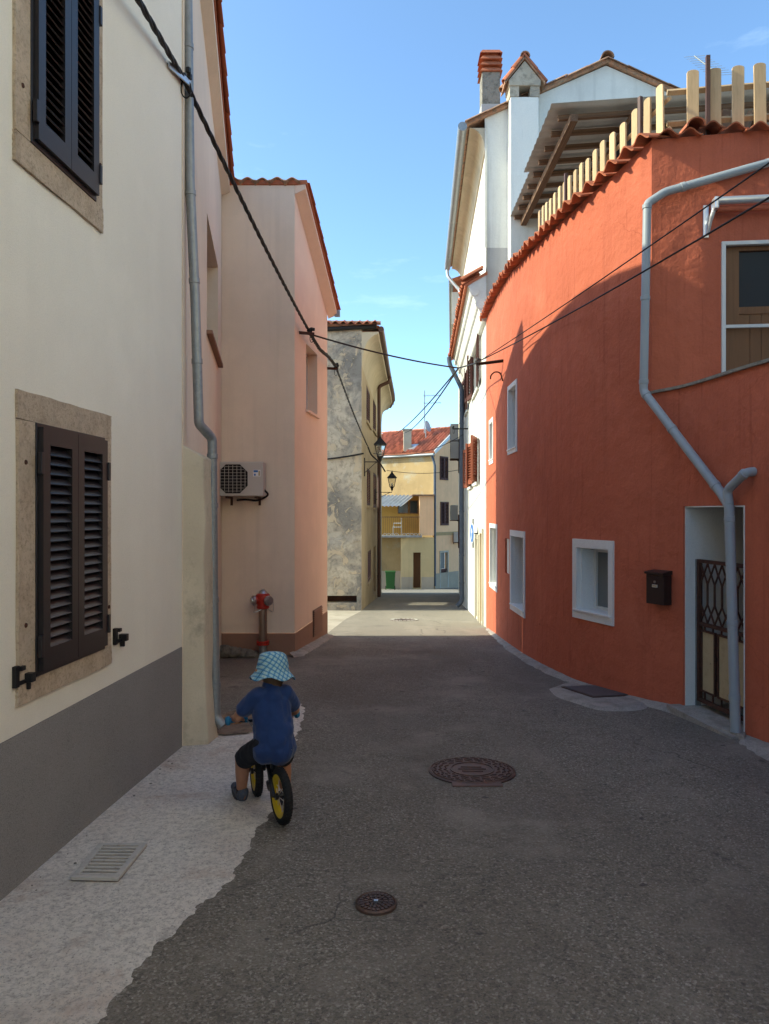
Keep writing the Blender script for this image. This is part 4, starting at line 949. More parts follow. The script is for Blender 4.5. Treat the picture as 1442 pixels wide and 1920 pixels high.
for i in range(npan):
    c = g0+fwid+pwid*(i+.5)
    mb = MB(); f.box(mb, c-pwid/2+.035, c+pwid/2-.035, gd+.012, gd+.02, dz0+.16, zm-.05); pn = mb.build('gate_panel', M['panel'], gt, smooth=0)
    for q0, q1, z0, z1 in ((-pwid/2+.02, -pwid/2+.035, dz0+.145, zm-.035), (pwid/2-.035, pwid/2-.02, dz0+.145, zm-.035), (-pwid/2+.035, pwid/2-.035, dz0+.145, dz0+.16), (-pwid/2+.035, pwid/2-.035, zm-.05, zm-.035)):
        mb = MB(); f.box(mb, c+q0, c+q1, gd+.005, gd+.03, z0, z1); mb.build('panel_rim', M['rust'], pn, smooth=0)
    for z in (dz0+.1, dz0+.145): pass
    for q in (-pwid*.25, pwid*.25):
        mb = MB(); f.box(mb, c+q-.006, c+q+.006, gd+.01, gd+.022, dz0+.08, dz0+.145); f.box(mb, c+q-.006, c+q+.006, gd+.01, gd+.022, zm-.035, zm); mb.build('stay', M['rust'], gt, smooth=0)
ncol = 7; cwid = (g1-g0-2*fwid)/ncol; zz0, zz1 = zm+.03, gz1-.03
for i in range(ncol+1):
    for s in (-1, 1):
        if (i == 0 and s < 0) or (i == ncol and s > 0): continue
        x = g0+fwid+cwid*i; hgt = zz1-zz0
        A_ = cwid*.5*s
        pth = [f.p(x, gd+.018, zz0), f.p(x+A_, gd+.018, zz0+hgt*.13), f.p(x+A_*.1, gd+.018, zz0+hgt*.27), f.p(x+A_*.1, gd+.018, zz0+hgt*.3), f.p(x+A_*.1, gd+.018, zz0+hgt*.70), f.p(x+A_*.1, gd+.018, zz0+hgt*.73), f.p(x+A_, gd+.018, zz0+hgt*.87), f.p(x, gd+.018, zz1)]
        pth = [f.p(x, gd+.018, zz0), f.p(x+A_*.95, gd+.018, zz0+hgt*.16), f.p(x+A_*.95, gd+.018, zz0+hgt*.17), f.p(x+A_*.06, gd+.018, zz0+hgt*.31), f.p(x+A_*.06, gd+.018, zz0+hgt*.36), f.p(x+A_*.06, gd+.018, zz0+hgt*.66), f.p(x+A_*.95, gd+.018, zz0+hgt*.82), f.p(x, gd+.018, zz1)]
        MB().tube(pth, .008, 6).build('lattice_bar', M['rust'], gt, smooth=50)
# drain pipes on the red house
Yk = pc.y - .06
pa = [uw.fr(2.4).p(0, .07, P(1442, 284, 6.78).z + .22), uw.fr(.10).p(0, .07, P(1225, 362, Yk).z), V((P(1213, 0, Yk-.02).x, Yk-.03, P(0, 372, Yk).z)), V((P(1206, 0, Yk-.02).x, Yk-.03, P(0, 735, Yk).z))]
d1_ = rw_.fr(rw_.upx(1368)); d0_ = rw_.fr(rw_.upx(1212))
zj = rw_.zpx(rw_.upx(1368), 925)
j1 = d1_.p(0, .07, zj); j2 = rw_.fr(rw_.upx(1384)).p(0, .075, zj-.10); jb = rw_.fr(rw_.upx(1396)).p(0, .075, gz(5.7)+.04)
pa2 = pa + [j1, j2]
cl = [(pa2[0], pa2[1], .25), (pa2[0], pa2[1], .93), (pa2[2], pa2[3], .05), (pa2[2], pa2[3], .52), (pa2[2], pa2[3], .95), (pa2[3], j1, .04), (pa2[3], j1, .4), (pa2[3], j1, .93), (j2, jb, .06), (j2, jb, .52), (j2, jb, .85)]
pp = [pa2[0], pa2[1], pa2[2] + V((.0, 0, -.06)), pa2[3], j1, j2, jb]
downpipe(RH, pp, .038, M['pvc'], 'drain_pipe', cl, M['pvc'], .036)
ja = rw_.fr(rw_.upx(1414)); tp_ = [ja.p(0, -.02, rw_.zpx(rw_.upx(1414), 884)), ja.p(0, .07, rw_.zpx(rw_.upx(1414), 886)), rw_.fr(rw_.upx(1380)).p(0, .076, zj+.02), j2 + V((0, 0, .01))]
downpipe(RH, tp_, .035, M['pvc'], 'branch_pipe', [(tp_[1], tp_[2], .1)], M['pvc'], .05)
# terrace door
f = uw.fr(dd[0]+.475); 
mb = MB(); z0, z1 = ddz0, dd[3]
for q0, q1, a, b in ((-.475, -.44, z0, z1), (.44, .475, z0, z1), (-.44, .44, z1-.035, z1)): f.box(mb, q0, q1, -.02, .02, a, b)
f.box(mb, -.44, .44, -.01, .015, P(0, 614, 6.85).z-.015, P(0, 614, 6.85).z+.015)
mb.build('screen_frame', M['frame_white'], RH, smooth=0, bevel=.003)
mb = MB(); zg = P(0, 575, 6.85).z; zg2 = P(0, 470, 6.85).z
f.box(mb, -.44, -.30, -.1, -.05, z0, z1-.035); f.box(mb, .30, .44, -.1, -.05, z0, z1-.035); f.box(mb, -.30, .30, -.1, -.05, zg-.07, zg); f.box(mb, -.30, .30, -.1, -.05, zg2, z1-.035); f.box(mb, -.30, .30, -.1, -.05, z0, z0+.1)
dro = mb.build('terrace_door', M['door_wood'], RH, smooth=0, bevel=.006)
mb = MB(); f.box(mb, -.31, .31, -.085, -.08, zg-.02, zg2+.02); mb.build('pane', M['glass'], dro, smooth=0)
for i in range(6): piece('board', M['door_wood'], dro, f.p(-.25+.1*i, -.07, (z0+.1+zg-.07)/2), f.U, f.N, ZA, .096, .02, zg-.07-z0-.1)
# wall-top tiles
utl = MB(); pt = .19; tl = rw_.len - UC; nt_ = int(tl/pt)
for i in range(nt_+1):
    u = UC + .03 + i*pt; f = rw_.fr(min(u, rw_.len-.02)); put_tile(TM['tile'], RH, f.p(0, .13, rtop(u)+.03), f.U, -f.N + ZA*.22, 'wall_top_tile', .012, (.98, 1, 1.05))
for i in range(19):
    u = .12 + i*.2; f = uw.fr(u); put_tile(TM['tile'], RH, f.p(0, .10, rtop(UC)+.03*u+.02 + (.03 if i == 2 else 0)), f.U, -f.N + ZA*.22, 'wall_top_tile', .012, (1.04, 1, .9))
f = uw.fr(.36); put_tile(RT['tile'], RH, f.p(0, .14, rtop(UC)+.035), f.U, -f.N + ZA*.22 + f.U*.25, 'wall_top_tile', .0, (.95, .9, .9))

# awning cassette rail over the terrace door
u, z = uw.px(1325, 392); f = uw.fr(u)
an_ = thing('folding_awning', 'folded aluminium awning rail above the brown terrace door', 'awning', f.p(0, .05, z))
MB().tube([f.p(.06, .13, z+.02), f.p(2.2, .13, z+.02)], .035, 14).build('roller', M['alu'], an_, smooth=50)
MB().tube([f.p(.06, .09, z-.045), f.p(2.2, .09, z-.045)], .028, 14).build('front_bar', M['red'], an_, smooth=50)
mb = MB(); f.box(mb, .02, .06, .05, .17, z-.06, z+.05); mb.build('end_cap', M['alu'], an_, smooth=0, bevel=.012)
mb = MB(); f.box(mb, -.035, .015, .0, .02, z-.27, z+.03); mb.build('bracket_plate', M['alu'], an_, smooth=0, bevel=.004)
MB().tube(bend([f.p(.0, .03, z-.24), f.p(.02, .09, z-.09), f.p(.05, .12, z+.0)], .06), [.016]*2 + [.02]*5 + [.024], 10).build('arm', M['alu'], an_, smooth=50)

# ================================================================== ground details
def strip(name, pts_in, pts_out, mat, lift_in, lift_out, jag=.015, label=None, k=60):
    def res(pl):
        pl = [V((p[0], p[1])) for p in pl]; ds = [0]
        for a, b in zip(pl, pl[1:]): ds.append(ds[-1] + (b-a).length)
        out = []
        for i in range(k+1):
            t = ds[-1]*i/k; j = 0
            while j < len(ds)-2 and ds[j+1] < t: j += 1
            out.append(pl[j].lerp(pl[j+1], (t-ds[j])/max(1e-6, ds[j+1]-ds[j])))
        return out
    a, b = res(pts_in), res(pts_out); mb = MB()
    for i in range(k+1):
        q = b[i] + V((random.uniform(-jag, jag), random.uniform(-jag, jag)))
        for j, t in enumerate((0, .5, .85, 1.0)):
            p = a[i].lerp(q, t); l = lift_in + (lift_out-lift_in)*t + random.uniform(-.003, .003)
            if j == 3: l = -.006
            mb.v.append((p.x, p.y, gz(p.y)+l))
    for i in range(k):
        for j in range(3): mb.f.append((4*i+j, 4*i+j+1, 4*i+j+5, 4*i+j+4))
    o = mb.build(name, mat, smooth=60); return struct(o)
base = [rw_.pos(rw_.upx(x)) for x in (1296, 1200, 1120, 1050, 1000, 960, 935, 915)]
wd = [.13, .10, .09, .11, .13, .11, .08, .05]
strip('cement_edge', [b + V((.05, 0)) for b in base], [b - V((w_, .02)) for b, w_ in zip(base, wd)], M['cement'], .045, .016, .018)
strip('cement_edge', [(-1.27, 9.9), (-1.22, 10.05), (-.95, 12.2)], [(-1.2, 9.8), (-1.07, 9.95), (-.82, 12.25)], M['cement'], .05, .015, .02, k=40)
strip('cement_edge', [(rw_.pos(rw_.upx(1405)).x+.1, 5.75), (2.95, 5.2), (3.0, 3.6)], [(2.65, 5.62), (2.62, 5.2), (2.78, 3.6)], M['cement'], .03, .012, .03, k=40)
# forecourt between the pink and the weathered house
fc = [G(622, 1196), G(640, 1180), G(662, 1161), G(690, 1146)]
mb = MB()
for i in range(41):
    t = i/40*3; j = min(2, int(t)); r = fc[j].lerp(fc[j+1], t-j)
    for k in range(6):
        x = r.x + (-7 - r.x)*k/5; y = r.y; mb.v.append((x, y, gz(y) + .012 + .07*k/5 * (1 if k else 0) + (-.01 if k == 0 else 0)))
for i in range(40):
    for k in range(5): mb.f.append((6*i+k, 6*i+k+1, 6*i+k+7, 6*i+k+6))
struct(mb.build('forecourt', M['paving'], smooth=60))
# bare earth at the foot of the downspout
ep = [G(398, 1372), G(410, 1350), G(440, 1335), G(470, 1340), G(482, 1358), G(468, 1376), G(432, 1381), G(412, 1380)]
pl = cat_rom(ep + [ep[0]], 6)[:-1]; cen = sum(pl, V())/len(pl); mb = MB()
for r, l in ((0, -.004), (.6, .0), (.9, .010), (1.0, .004)):
    for p in pl:
        q = cen.lerp(p + V((random.uniform(-.01, .01), random.uniform(-.01, .01), 0)), r); mb.v.append((q.x, q.y, gz(q.y) + l + .013))
npl = len(pl)
for r in range(3):
    for i in range(npl): mb.f.append((r*npl+i, r*npl+(i+1) % npl, (r+1)*npl+(i+1) % npl, (r+1)*npl+i))
m = Mat('bare_earth', (.24, .17, .12), .95); m.mix(m.ramp(m.noise(14, 7, .7), .45, .68), (.12, .085, .06)); m.bump(m.noise(30, 7, .7), .9, .02); M['earth'] = m.m
struct(mb.build('earth_patch', M['earth'], smooth=60))
# concrete patch with the utility cover
pg = [G(1028, 1292), G(1075, 1278), G(1120, 1290), G(1185, 1308), G(1215, 1322), G(1200, 1332), G(1130, 1333), G(1075, 1318), G(1042, 1306)]
pl = cat_rom(pg + [pg[0]], 6)[:-1]; cen = sum(pl, V())/len(pl); mb = MB()
for r in (0, .5, .9, 1.0):
    for p in pl:
        q = cen.lerp(p, r); mb.v.append((q.x, q.y, gz(q.y) + (.022 if r < .95 else -.004)))
npl = len(pl)
for r in range(3):
    for i in range(npl): mb.f.append((r*npl+i, r*npl+(i+1) % npl, (r+1)*npl+(i+1) % npl, (r+1)*npl+i))
struct(mb.build('concrete_patch', M['cement'], smooth=60))
q4 = [G(1052, 1293), G(1133, 1290), G(1192, 1309), G(1112, 1313)]
uc_ = thing('utility_cover', 'grey checkered metal cover set in concrete beside the red wall', 'utility cover', sum(q4, V())/4)
c4 = sum(q4, V())/4
MB().prism([q+ZA*.024 for q in q4], (0, 0, .008)).build('cover_plate', M['cast'], uc_, smooth=0)
m = Mat('checker_plate', (.115, .115, .12), .55, .4); m.bump(m.voro(60), .6, .004); m.mix(m.ramp(m.noise(9, 5), .5, .75, 0, .6), (.17, .16, .155)); M['checker'] = m.m
MB().prism([c4.lerp(q, .93)+ZA*.031 for q in q4], (0, 0, .006)).build('tread_plate', M['checker'], uc_, smooth=0)
for i in (1, 2):
    a, b = q4[0].lerp(q4[3], i/3), q4[1].lerp(q4[2], i/3)
# door step by the gate
st = [G(1296, 1345), G(1312, 1336), G(1400, 1378), G(1396, 1390), G(1350, 1374)]
tag(MB().prism([p+ZA*-.02 for p in st], (0, 0, .06)).build('door_step', M['cement'], smooth=0, bevel=.012), 'worn cement step at the foot of the iron gate', 'step')
# rubble where the beige house meets the ground
mb = MB(); 
def rock(mb, c, s, flat=.7):
    bm = bmesh.new(); bmesh.ops.create_icosphere(bm, subdivisions=2, radius=1)
    n0 = len(mb.v); sd = random.random()*50
    from mathutils import noise as mn
    for v in bm.verts:
        k = 1 + .45*mn.noise(v.co*1.3 + V((sd, 0, 0))); mb.v.append((c[0]+v.co.x*s*k, c[1]+v.co.y*s*k, c[2]+v.co.z*s*k*flat))
    for f_ in bm.faces: mb.f.append(tuple(n0+v.index for v in f_.verts))
    bm.free()
for i in range(34):
    t = i/33; p = V((-2.15 + .75*t, 9.75 + .15*random.random() + .05*t)); rock(mb, (p.x + random.uniform(-.06, .06), p.y, gz(p.y) + .10*(1-t) - .02), random.uniform(.05, .12)*(1.15-.6*t))
o = mb.build('rubble', M['rubble'], smooth=60); o['kind'] = 'stuff'; o['label'] = 'rough broken stone footing below the pink house'; o['category'] = 'rubble'
for i, p in enumerate([(-1.46, 5.30), (-1.40, 5.36), (-1.34, 5.42), (-1.50, 5.12), (-1.47, 4.98), (-1.52, 4.70)]): pass
mb = MB()
for i in range(14):
    y = random.uniform(3.0, 5.6); x = wl(y) + .13 + abs(random.gauss(0, .07)); rock(mb, (x, y, gz(y)+.006), random.uniform(.003, .009), .6)
for i in range(70):
    t = random.random(); p = edge[3].lerp(edge[9], t); a_ = G(random.uniform(380, 560), random.uniform(1330, 1420)); rock(mb, (a_.x + random.uniform(-.2, .2), a_.y, gz(a_.y)+.004), random.uniform(.003, .007), .6)
o = mb.build('loose_gravel', M['rubble'], smooth=60); o['kind'] = 'stuff'; o['label'] = 'loose pebbles and grit along the wall foot'; o['category'] = 'gravel'

# ------------------------------------------------------------------ drain grate
gq = [G(185, 1590), G(276, 1590), G(222, 1657), G(133, 1655)]
gg = thing('drain_grate', 'slotted storm drain grate in the pale pavement by the cream house', 'drain grate', sum(gq, V())/4)
m = Mat('cement_dusted_iron', (.46, .43, .39), .85); m.mix(m.ramp(m.noise(30, 5, .7), .5, .7, 0, .7), (.30, .27, .235)); m.bump(m.noise(60, 5), .4, .004); M['grate'] = m.m
def gqp(s, t, z): return gq[0].lerp(gq[1], s).lerp(gq[3].lerp(gq[2], s), t) + ZA*z
MB().poly([gqp(0, 0, .009), gqp(1, 0, .009), gqp(1, 1, .009), gqp(0, 1, .009)]).build('pit', M['earth'], gg, smooth=0)
for a in ((0, 1, 0, .07), (0, 1, .93, 1), (0, .13, .07, .93), (.87, 1, .07, .93)):
    MB().prism([gqp(a[0], a[2], .01), gqp(a[1], a[2], .01), gqp(a[1], a[3], .01), gqp(a[0], a[3], .01)], (0, 0, .016)).build('grate_frame', M['grate'], gg, smooth=0, bevel=.003)
for i in range(9):
    t0 = .075 + i*.0955; MB().prism([gqp(.13, t0+.028, .01), gqp(.87, t0+.028, .01), gqp(.87, t0+.075, .01), gqp(.13, t0+.075, .01)], (0, 0, .014)).build('bar', M['grate'], gg, smooth=0, bevel=.002)
# ------------------------------------------------------------------ manhole covers
mc = G(885, 1446); mc.z += .004
sl_ = (gz(mc.y+.3)-gz(mc.y-.3))/.6; upn = V((0, -sl_, 1)).normalized()
mh = thing('manhole_cover', 'large rusty round manhole cover with raised pattern and hinge tab', 'manhole cover', mc)
MB().lathe([(.285, -.02), (.285, .004), (.272, .008), (.268, .002), (.262, .002), (.258, .010), (.0, .010)], mc, upn, 48, False).build('disc', M['cast'], mh, smooth=30)
MB().box(mc + V((0, -.262, 0)) - ZA*(.262*sl_) - ZA*.003, .31, .09, .016).build('hinge_tab', M['cast'], mh, smooth=0, bevel=.004)
MB().lathe([(.145, .010), (.145, .015), (.135, .015), (.135, .010)], mc, upn, 40, False).build('ring', M['cast'], mh, smooth=30)
mb = MB()
for ring, cnt in ((.175, 16), (.21, 20), (.242, 24)):
    for i in range(cnt):
        a = 2*math.pi*i/cnt + ring*9; pts = []
        for j in range(5):
            t = (j-2)/2; rr = ring + .010*math.sin(t*math.pi); aa = a + t*.026/ring
            pts.append(mc + V((math.cos(aa)*rr, math.sin(aa)*rr, .0125 + math.sin(aa)*rr*sl_)))
        mb.tube(pts, .0032, 5)
for k in (1, 3, 5): mb.tube([mc + V((-.09+.01*abs(k-3), -.07+.022*k, .0125+(-.07+.022*k)*sl_)), mc + V((.09-.012*abs(k-3), -.075+.022*k, .0125+(-.07+.022*k)*sl_))], .004, 5)
o = mb.build('raised_pattern', M['cast'], mh, smooth=50); o['kind'] = 'stuff'
mc = G(705, 1697); mc.z += .004
mh = thing('valve_cover', 'small round dark valve cover in the asphalt foreground', 'valve cover', mc)
MB().lathe([(.088, -.02), (.088, .008), (.080, .014), (.076, .008), (.0, .008)], mc, ZA, 32, False).build('disc', M['cast'], mh, smooth=30)
mb = MB()
for ring, cnt, w_ in ((.064, 22, .012), (.042, 15, .011), (.022, 8, .009)):
    for i in range(cnt):
        a = 2*math.pi*i/cnt; mb.box(mc + V((math.cos(a)*ring, math.sin(a)*ring, .010)), .016, w_, .008, V((math.cos(a), math.sin(a), 0)), V((-math.sin(a), math.cos(a), 0)), ZA)
o = mb.build('raised_blocks', M['cast'], mh, smooth=0); o['kind'] = 'stuff'
MB().box(mc+ZA*.012, .018, .014, .01).build('key_cap', M['steel'], mh, smooth=0)
mc = G(758, 1163); mc.z += .006; sl_ = (gz(mc.y+.3)-gz(mc.y-.3))/.6; upn = V((0, -sl_, 1)).normalized()
m = Mat('worn_pale_paint', (.55, .52, .46), .8); m.mix(m.ramp(m.noise(16, 5, .7), .5, .62), (.14, .12, .1)); M['pale_iron'] = m.m
mh = thing('manhole_cover', 'pale worn manhole cover in the sunlit strip of road', 'manhole cover', mc)
MB().lathe([(.30, -.02), (.30, .006), (.24, .008), (.235, .003), (.0, .003)], mc, upn, 40, False).build('disc', M['cast'], mh, smooth=30)
mb = MB()
for i in range(20):
    a = 2*math.pi*i/20; c, s = math.cos(a), math.sin(a); mb.box(mc + V((c*.27, s*.27, .010 + s*.27*sl_)), .05, .055, .008, V((c, s, 0)), V((-s, c, 0)), ZA)
o = mb.build('raised_blocks', M['pale_iron'], mh, smooth=0); o['kind'] = 'stuff'

# ------------------------------------------------------------------ picket fence on the red house
fe = thing('picket_fence', 'pine picket fence with rounded tops along the red wall terrace', 'fence', rw_.fr(UC+1).p(0, -.3, rtop(UC+1)))
def picket_mesh():
    mb = MB(); w_, t, h = .085, .022, 1.0; pts = [(-w_/2, 0, 0), (w_/2, 0, 0)]
    for k in range(9):
        a = math.pi*k/8; pts.append((w_/2*math.cos(a), 0, h - .03 + .03*math.sin(a)))
    mb.prism(pts, (0, t, 0)); me = mb.mesh('picket', M['pine'], smooth=0, bevel=.003); return me
pk = picket_mesh()
def put_picket(f, d, z0, h, sw=1.0, name='picket'):
    tl_ = random.uniform(-.012, .012); U = (f.U + ZA*tl_).normalized(); N_ = f.N; Z = (ZA - f.U*tl_).normalized()
    Mx = Matrix.Identity(4); o = f.p(0, d, z0)
    for i in range(3): Mx[i][0] = U[i]*sw; Mx[i][1] = N_[i]; Mx[i][2] = Z[i]*h; Mx[i][3] = o[i]
    link(name, pk, fe, Mx)
u = UC + .10; i = 0; rails = []
while u < UC + 3.15:
    f = rw_.fr(u); put_picket(f, -.22, rtop(u)-.12, .76 + random.uniform(-.012, .012)); u += .175; i += 1
f2 = [rw_.fr(UC + .02 + .4*k) for k in range(8)]
for dz_ in (.18, .47): MB().tube([f_.p(0, -.255, rtop(UC + .02 + .4*k)+dz_) for k, f_ in enumerate(f2)], .026, 4).build('fence_rail', M['pine'], fe, smooth=0)
for uu in (UC+.36, UC+1.95):
    f = rw_.fr(uu); piece('fence_post', M['brown_pipe'], fe, f.p(0, -.20, rtop(uu)+.28), f.U, f.N, ZA, .035, .035, .86)
for i in range(14):
    uu = .42 + i*.205
    f = uw.fr(uu); put_picket(f, -.2, rtop(UC)-.10, .81 + .035*uu + random.uniform(-.01, .01), 1.28)
for dz_ in (.26, .56): MB().tube([uw.fr(.2).p(0, -.24, rtop(UC)+dz_), uw.fr(1.6).p(0, -.24, rtop(UC)+dz_+.03), uw.fr(3.3).p(0, -.24, rtop(UC)+dz_+.06)], .032, 4).build('fence_rail', M['pine'], fe, smooth=0)
f = uw.fr(.62); piece('fence_post', M['brown_pipe'], fe, f.p(-.07, -.16, rtop(UC)+.37), f.U, f.N, ZA, .036, .036, .94)
f = uw.fr(.95)

# ------------------------------------------------------------------ corrugated canopy over the terrace
cn = thing('corrugated_canopy', 'corrugated sheet canopy on brown timbers behind the picket fence', 'canopy', (4, 11.5, H+3.3))
zK = H + 5.36
def cz(x, y): return zK + .07*(x-2.3) - .02*(y-9.84)*0
for (ya, yb, off, lf) in ((11.6, 13.55, .0, .0), (9.78, 11.7, -.0, .022)):
    mb = MB(); nx = 150; xl = 2.20 if ya < 11 else 2.28
    nx_ = 2; ny = int((yb-ya)/.045)
    for j in range(ny+1):
        y = ya + (yb-ya)*j/ny; hh = .016*math.cos(j*math.pi/2)
        for x in (xl, 7.6): mb.v.append((x, y, cz(x, y) + hh + lf))
    for j in range(ny): mb.f.append((2*j, 2*j+1, 2*j+3, 2*j+2))
    mb.build('roof_sheet', M['corr'], cn, smooth=60)
for k in range(9):
    y = 10.0 + k*.42
    a, b = V((2.34, y, cz(2.34, y)-.055)), V((7.5, y, cz(7.5, y)-.055)); U = (b-a).normalized()
    piece('purlin', M['old_wood'], cn, (a+b)/2, U, V((0, 1, 0)), U.cross(V((0, 1, 0))), (b-a).length, .06, .06)
for x in (2.52, 3.35, 5.2):
    a, b = V((x, 9.85, cz(x, 9.85)-.135)), V((x, 13.6, cz(x, 13.6)-.135))
    piece('rafter', M['old_wood'], cn, (a+b)/2, V((1, 0, 0)), (b-a).normalized(), ZA, .10, (b-a).length, .095)
MB().box((3.35, 10.6, (H+3.2+zK)/2), .12, .12, zK-H-3.25).build('post', M['black'], cn, smooth=0)
MB().tube([(3.33, 9.9, cz(3.3, 9)-.2), (3.33, 10.6, zK-.9)], .05, 4).build('brace', M['black'], cn, smooth=0)
MB().tube([(4.9, 9.9, cz(4.9, 9)-.2), (4.6, 9.9, zK-.9)], .05, 4).build('brace', M['old_wood'], cn, smooth=0)
MB().box((4.55, 9.9, (H+3.2+zK)/2), .1, .1, zK-H-3.2).build('post', M['old_wood'], cn, smooth=0)

# ------------------------------------------------------------------ antennas
def antenna(name, label, base, top, boom_dir, n, el, cols=M['zinc']):
    t = thing(name, label, 'antenna', base, 'roof antennas')
    MB().tube([base, top], .018, 8).build('mast', cols, t)
    for (h, L_, nn) in boom_dir:
        pass
    return t
tpn = P(1302, 105, 14.6); bs = V((tpn.x+.25, 14.6, H+6.6)); an2 = thing('yagi_antenna', 'thin television aerial above the picket fence', 'antenna', bs)
MB().tube([bs, V((bs.x, bs.y, P(0, 150, 14.6).z))], .02, 8).build('mast', M['zinc'], an2)
b0_, b1_ = tpn, V((bs.x+.1, 14.3, P(0, 152, 14.6).z-.05)); MB().tube([b0_, b1_], .014, 6).build('boom', M['zinc'], an2)
for k in range(10):
    c = b0_.lerp(b1_, k/9); MB().tube([c + V((-.16, .1, .04)), c + V((.17+.012*k, -.1, -.05))], .004, 5).build('element', M['zinc'], an2)
at = P(796, 732, 42.5); ab = P(796, 808, 42.5); an3 = thing('yagi_antenna', 'tall television aerial on the roof of the ochre house', 'antenna', ab)
MB().tube([ab-ZA*.6, at], .03, 8).build('mast', M['zinc'], an3)
for py_, n_ in ((742, 7), (756, 6)):
    c = P(794, py_, 42.5); e_ = P(827, py_-1, 42.0); MB().tube([c, e_], .016, 6).build('boom', M['zinc'], an3)
    for k in range(n_):
        q = c.lerp(e_, (k+.5)/n_); MB().tube([q+V((-.1, -.35, 0)), q+V((.1, .35, 0))], .008, 5).build('element', M['zinc'], an3)
dsh = P(799, 800, 42); ds_ = thing('satellite_dish', 'pale satellite dish beside the aerial on the ochre house', 'satellite dish', dsh - ZA*.4)
MB().lathe([(.0, .0), (.16, .02), (.27, .06), (.33, .10), (.33, .12), (.26, .08), (.0, .02)], dsh, V((.85, -.5, .25)), 24, False).build('dish', M['ac_grey'], ds_)
MB().tube([dsh - ZA*.75, dsh - ZA*.1 - V((.03, 0, 0))], .03, 8).build('mast', M['zinc'], ds_)
MB().tube([dsh + V((.0, 0, -.3)), dsh + V((.32, -.2, -.02))], .012, 6).build('feed_arm', M['zinc'], ds_)

# ------------------------------------------------------------------ mailbox
u, z = rw_.px(1243, 1132); f = rw_.fr(u); mbx = thing('mailbox', 'dark brown metal mailbox on the red wall beside the gateway', 'mailbox', f.p(0, .05, z))
m = Mat('mailbox_paint', (.035, .02, .017), .45); M['mailbox'] = m.m
mb = MB(); f.box(mb, -.105, .105, .004, .10, z, z+.27); mb.build('box', M['mailbox'], mbx, smooth=0, bevel=.006)
mb = MB(); mb.prism([f.p(-.112, .0, z+.272), f.p(-.112, .118, z+.272), f.p(-.112, .118, z+.292), f.p(-.112, .0, z+.31)], f.U*.224); mb.build('lid', M['mailbox'], mbx, smooth=0, bevel=.004)
mb = MB(); f.box(mb, -.095, .095, .10, .106, z+.235, z+.262); mb.build('slot_flap', M['mailbox'], mbx, smooth=0, bevel=.002)
mb = MB(); f.box(mb, -.03, .03, .10, .105, z+.155, z+.18); mb.build('name_plate', M['alu'], mbx, smooth=0)
mb = MB(); f.box(mb, -.024, .024, .105, .1065, z+.16, z+.175); mb.build('name_card', M['panel'], mbx, smooth=0)
MB().lathe([(.011, 0), (.011, .008), (.0, .010)], f.p(0, .10, z+.205), f.N, 12, False).build('lock', M['steel'], mbx)

# ------------------------------------------------------------------ hydrant
hb = G(493, 1232); hy = thing('fire_hydrant', 'red headed fire hydrant on a steel standpipe by the pink house', 'fire hydrant', hb)
s = .88/.93
MB().lathe([(.052, -.05), (.052, .18)], hb, ZA, 20).build('ground_pipe', M['zinc'], hy)
MB().lathe([(.085, .165), (.085, .185), (.06, .187), (.06, .193), (.085, .195), (.085, .215), (.055, .217)], hb, ZA, 20).build('flange', M['hyd'], hy, smooth=30)
MB().lathe([(.055, .21), (.055, .66)], hb, ZA, 24).build('standpipe', M['hyd_pipe'], hy)
MB().lathe([(.065, .64), (.082, .65), (.085, .67), (.078, .69), (.092, .74), (.098, .79), (.088, .83), (.07, .845)], hb, ZA, 24).build('head', M['hyd'], hy)
MB().lathe([(.066, .845), (.05, .868), (.04, .88), (.022, .885), (.02, .905), (.0, .907)], hb, ZA, 20, False).build('dome', M['steel'], hy)
for dx, dy in ((-.86, -.5), (.70, -.72)):
    ax = V((dx, dy, -.06)).normalized(); c = hb + ZA*.765
    MB().lathe([(.052, .07), (.052, .12)], c, ax, 18).build('outlet', M['hyd'], hy)
    MB().lathe([(.066, .115), (.068, .135), (.060, .15), (.045, .152), (.042, .165), (.02, .166)], c, ax, 18).build('outlet_cap', M['steel'], hy, smooth=30)
    p0 = c + ax*.14; sd_ = V((-ax.y, ax.x, 0)); MB().tube(cat_rom([p0 + sd_*.06, p0 + sd_*.07 - ZA*.10, p0 + sd_*.05 - ZA*.15, c + sd_*.05 - ZA*.11], 4), .004, 5).build('chain', M['steel'], hy)

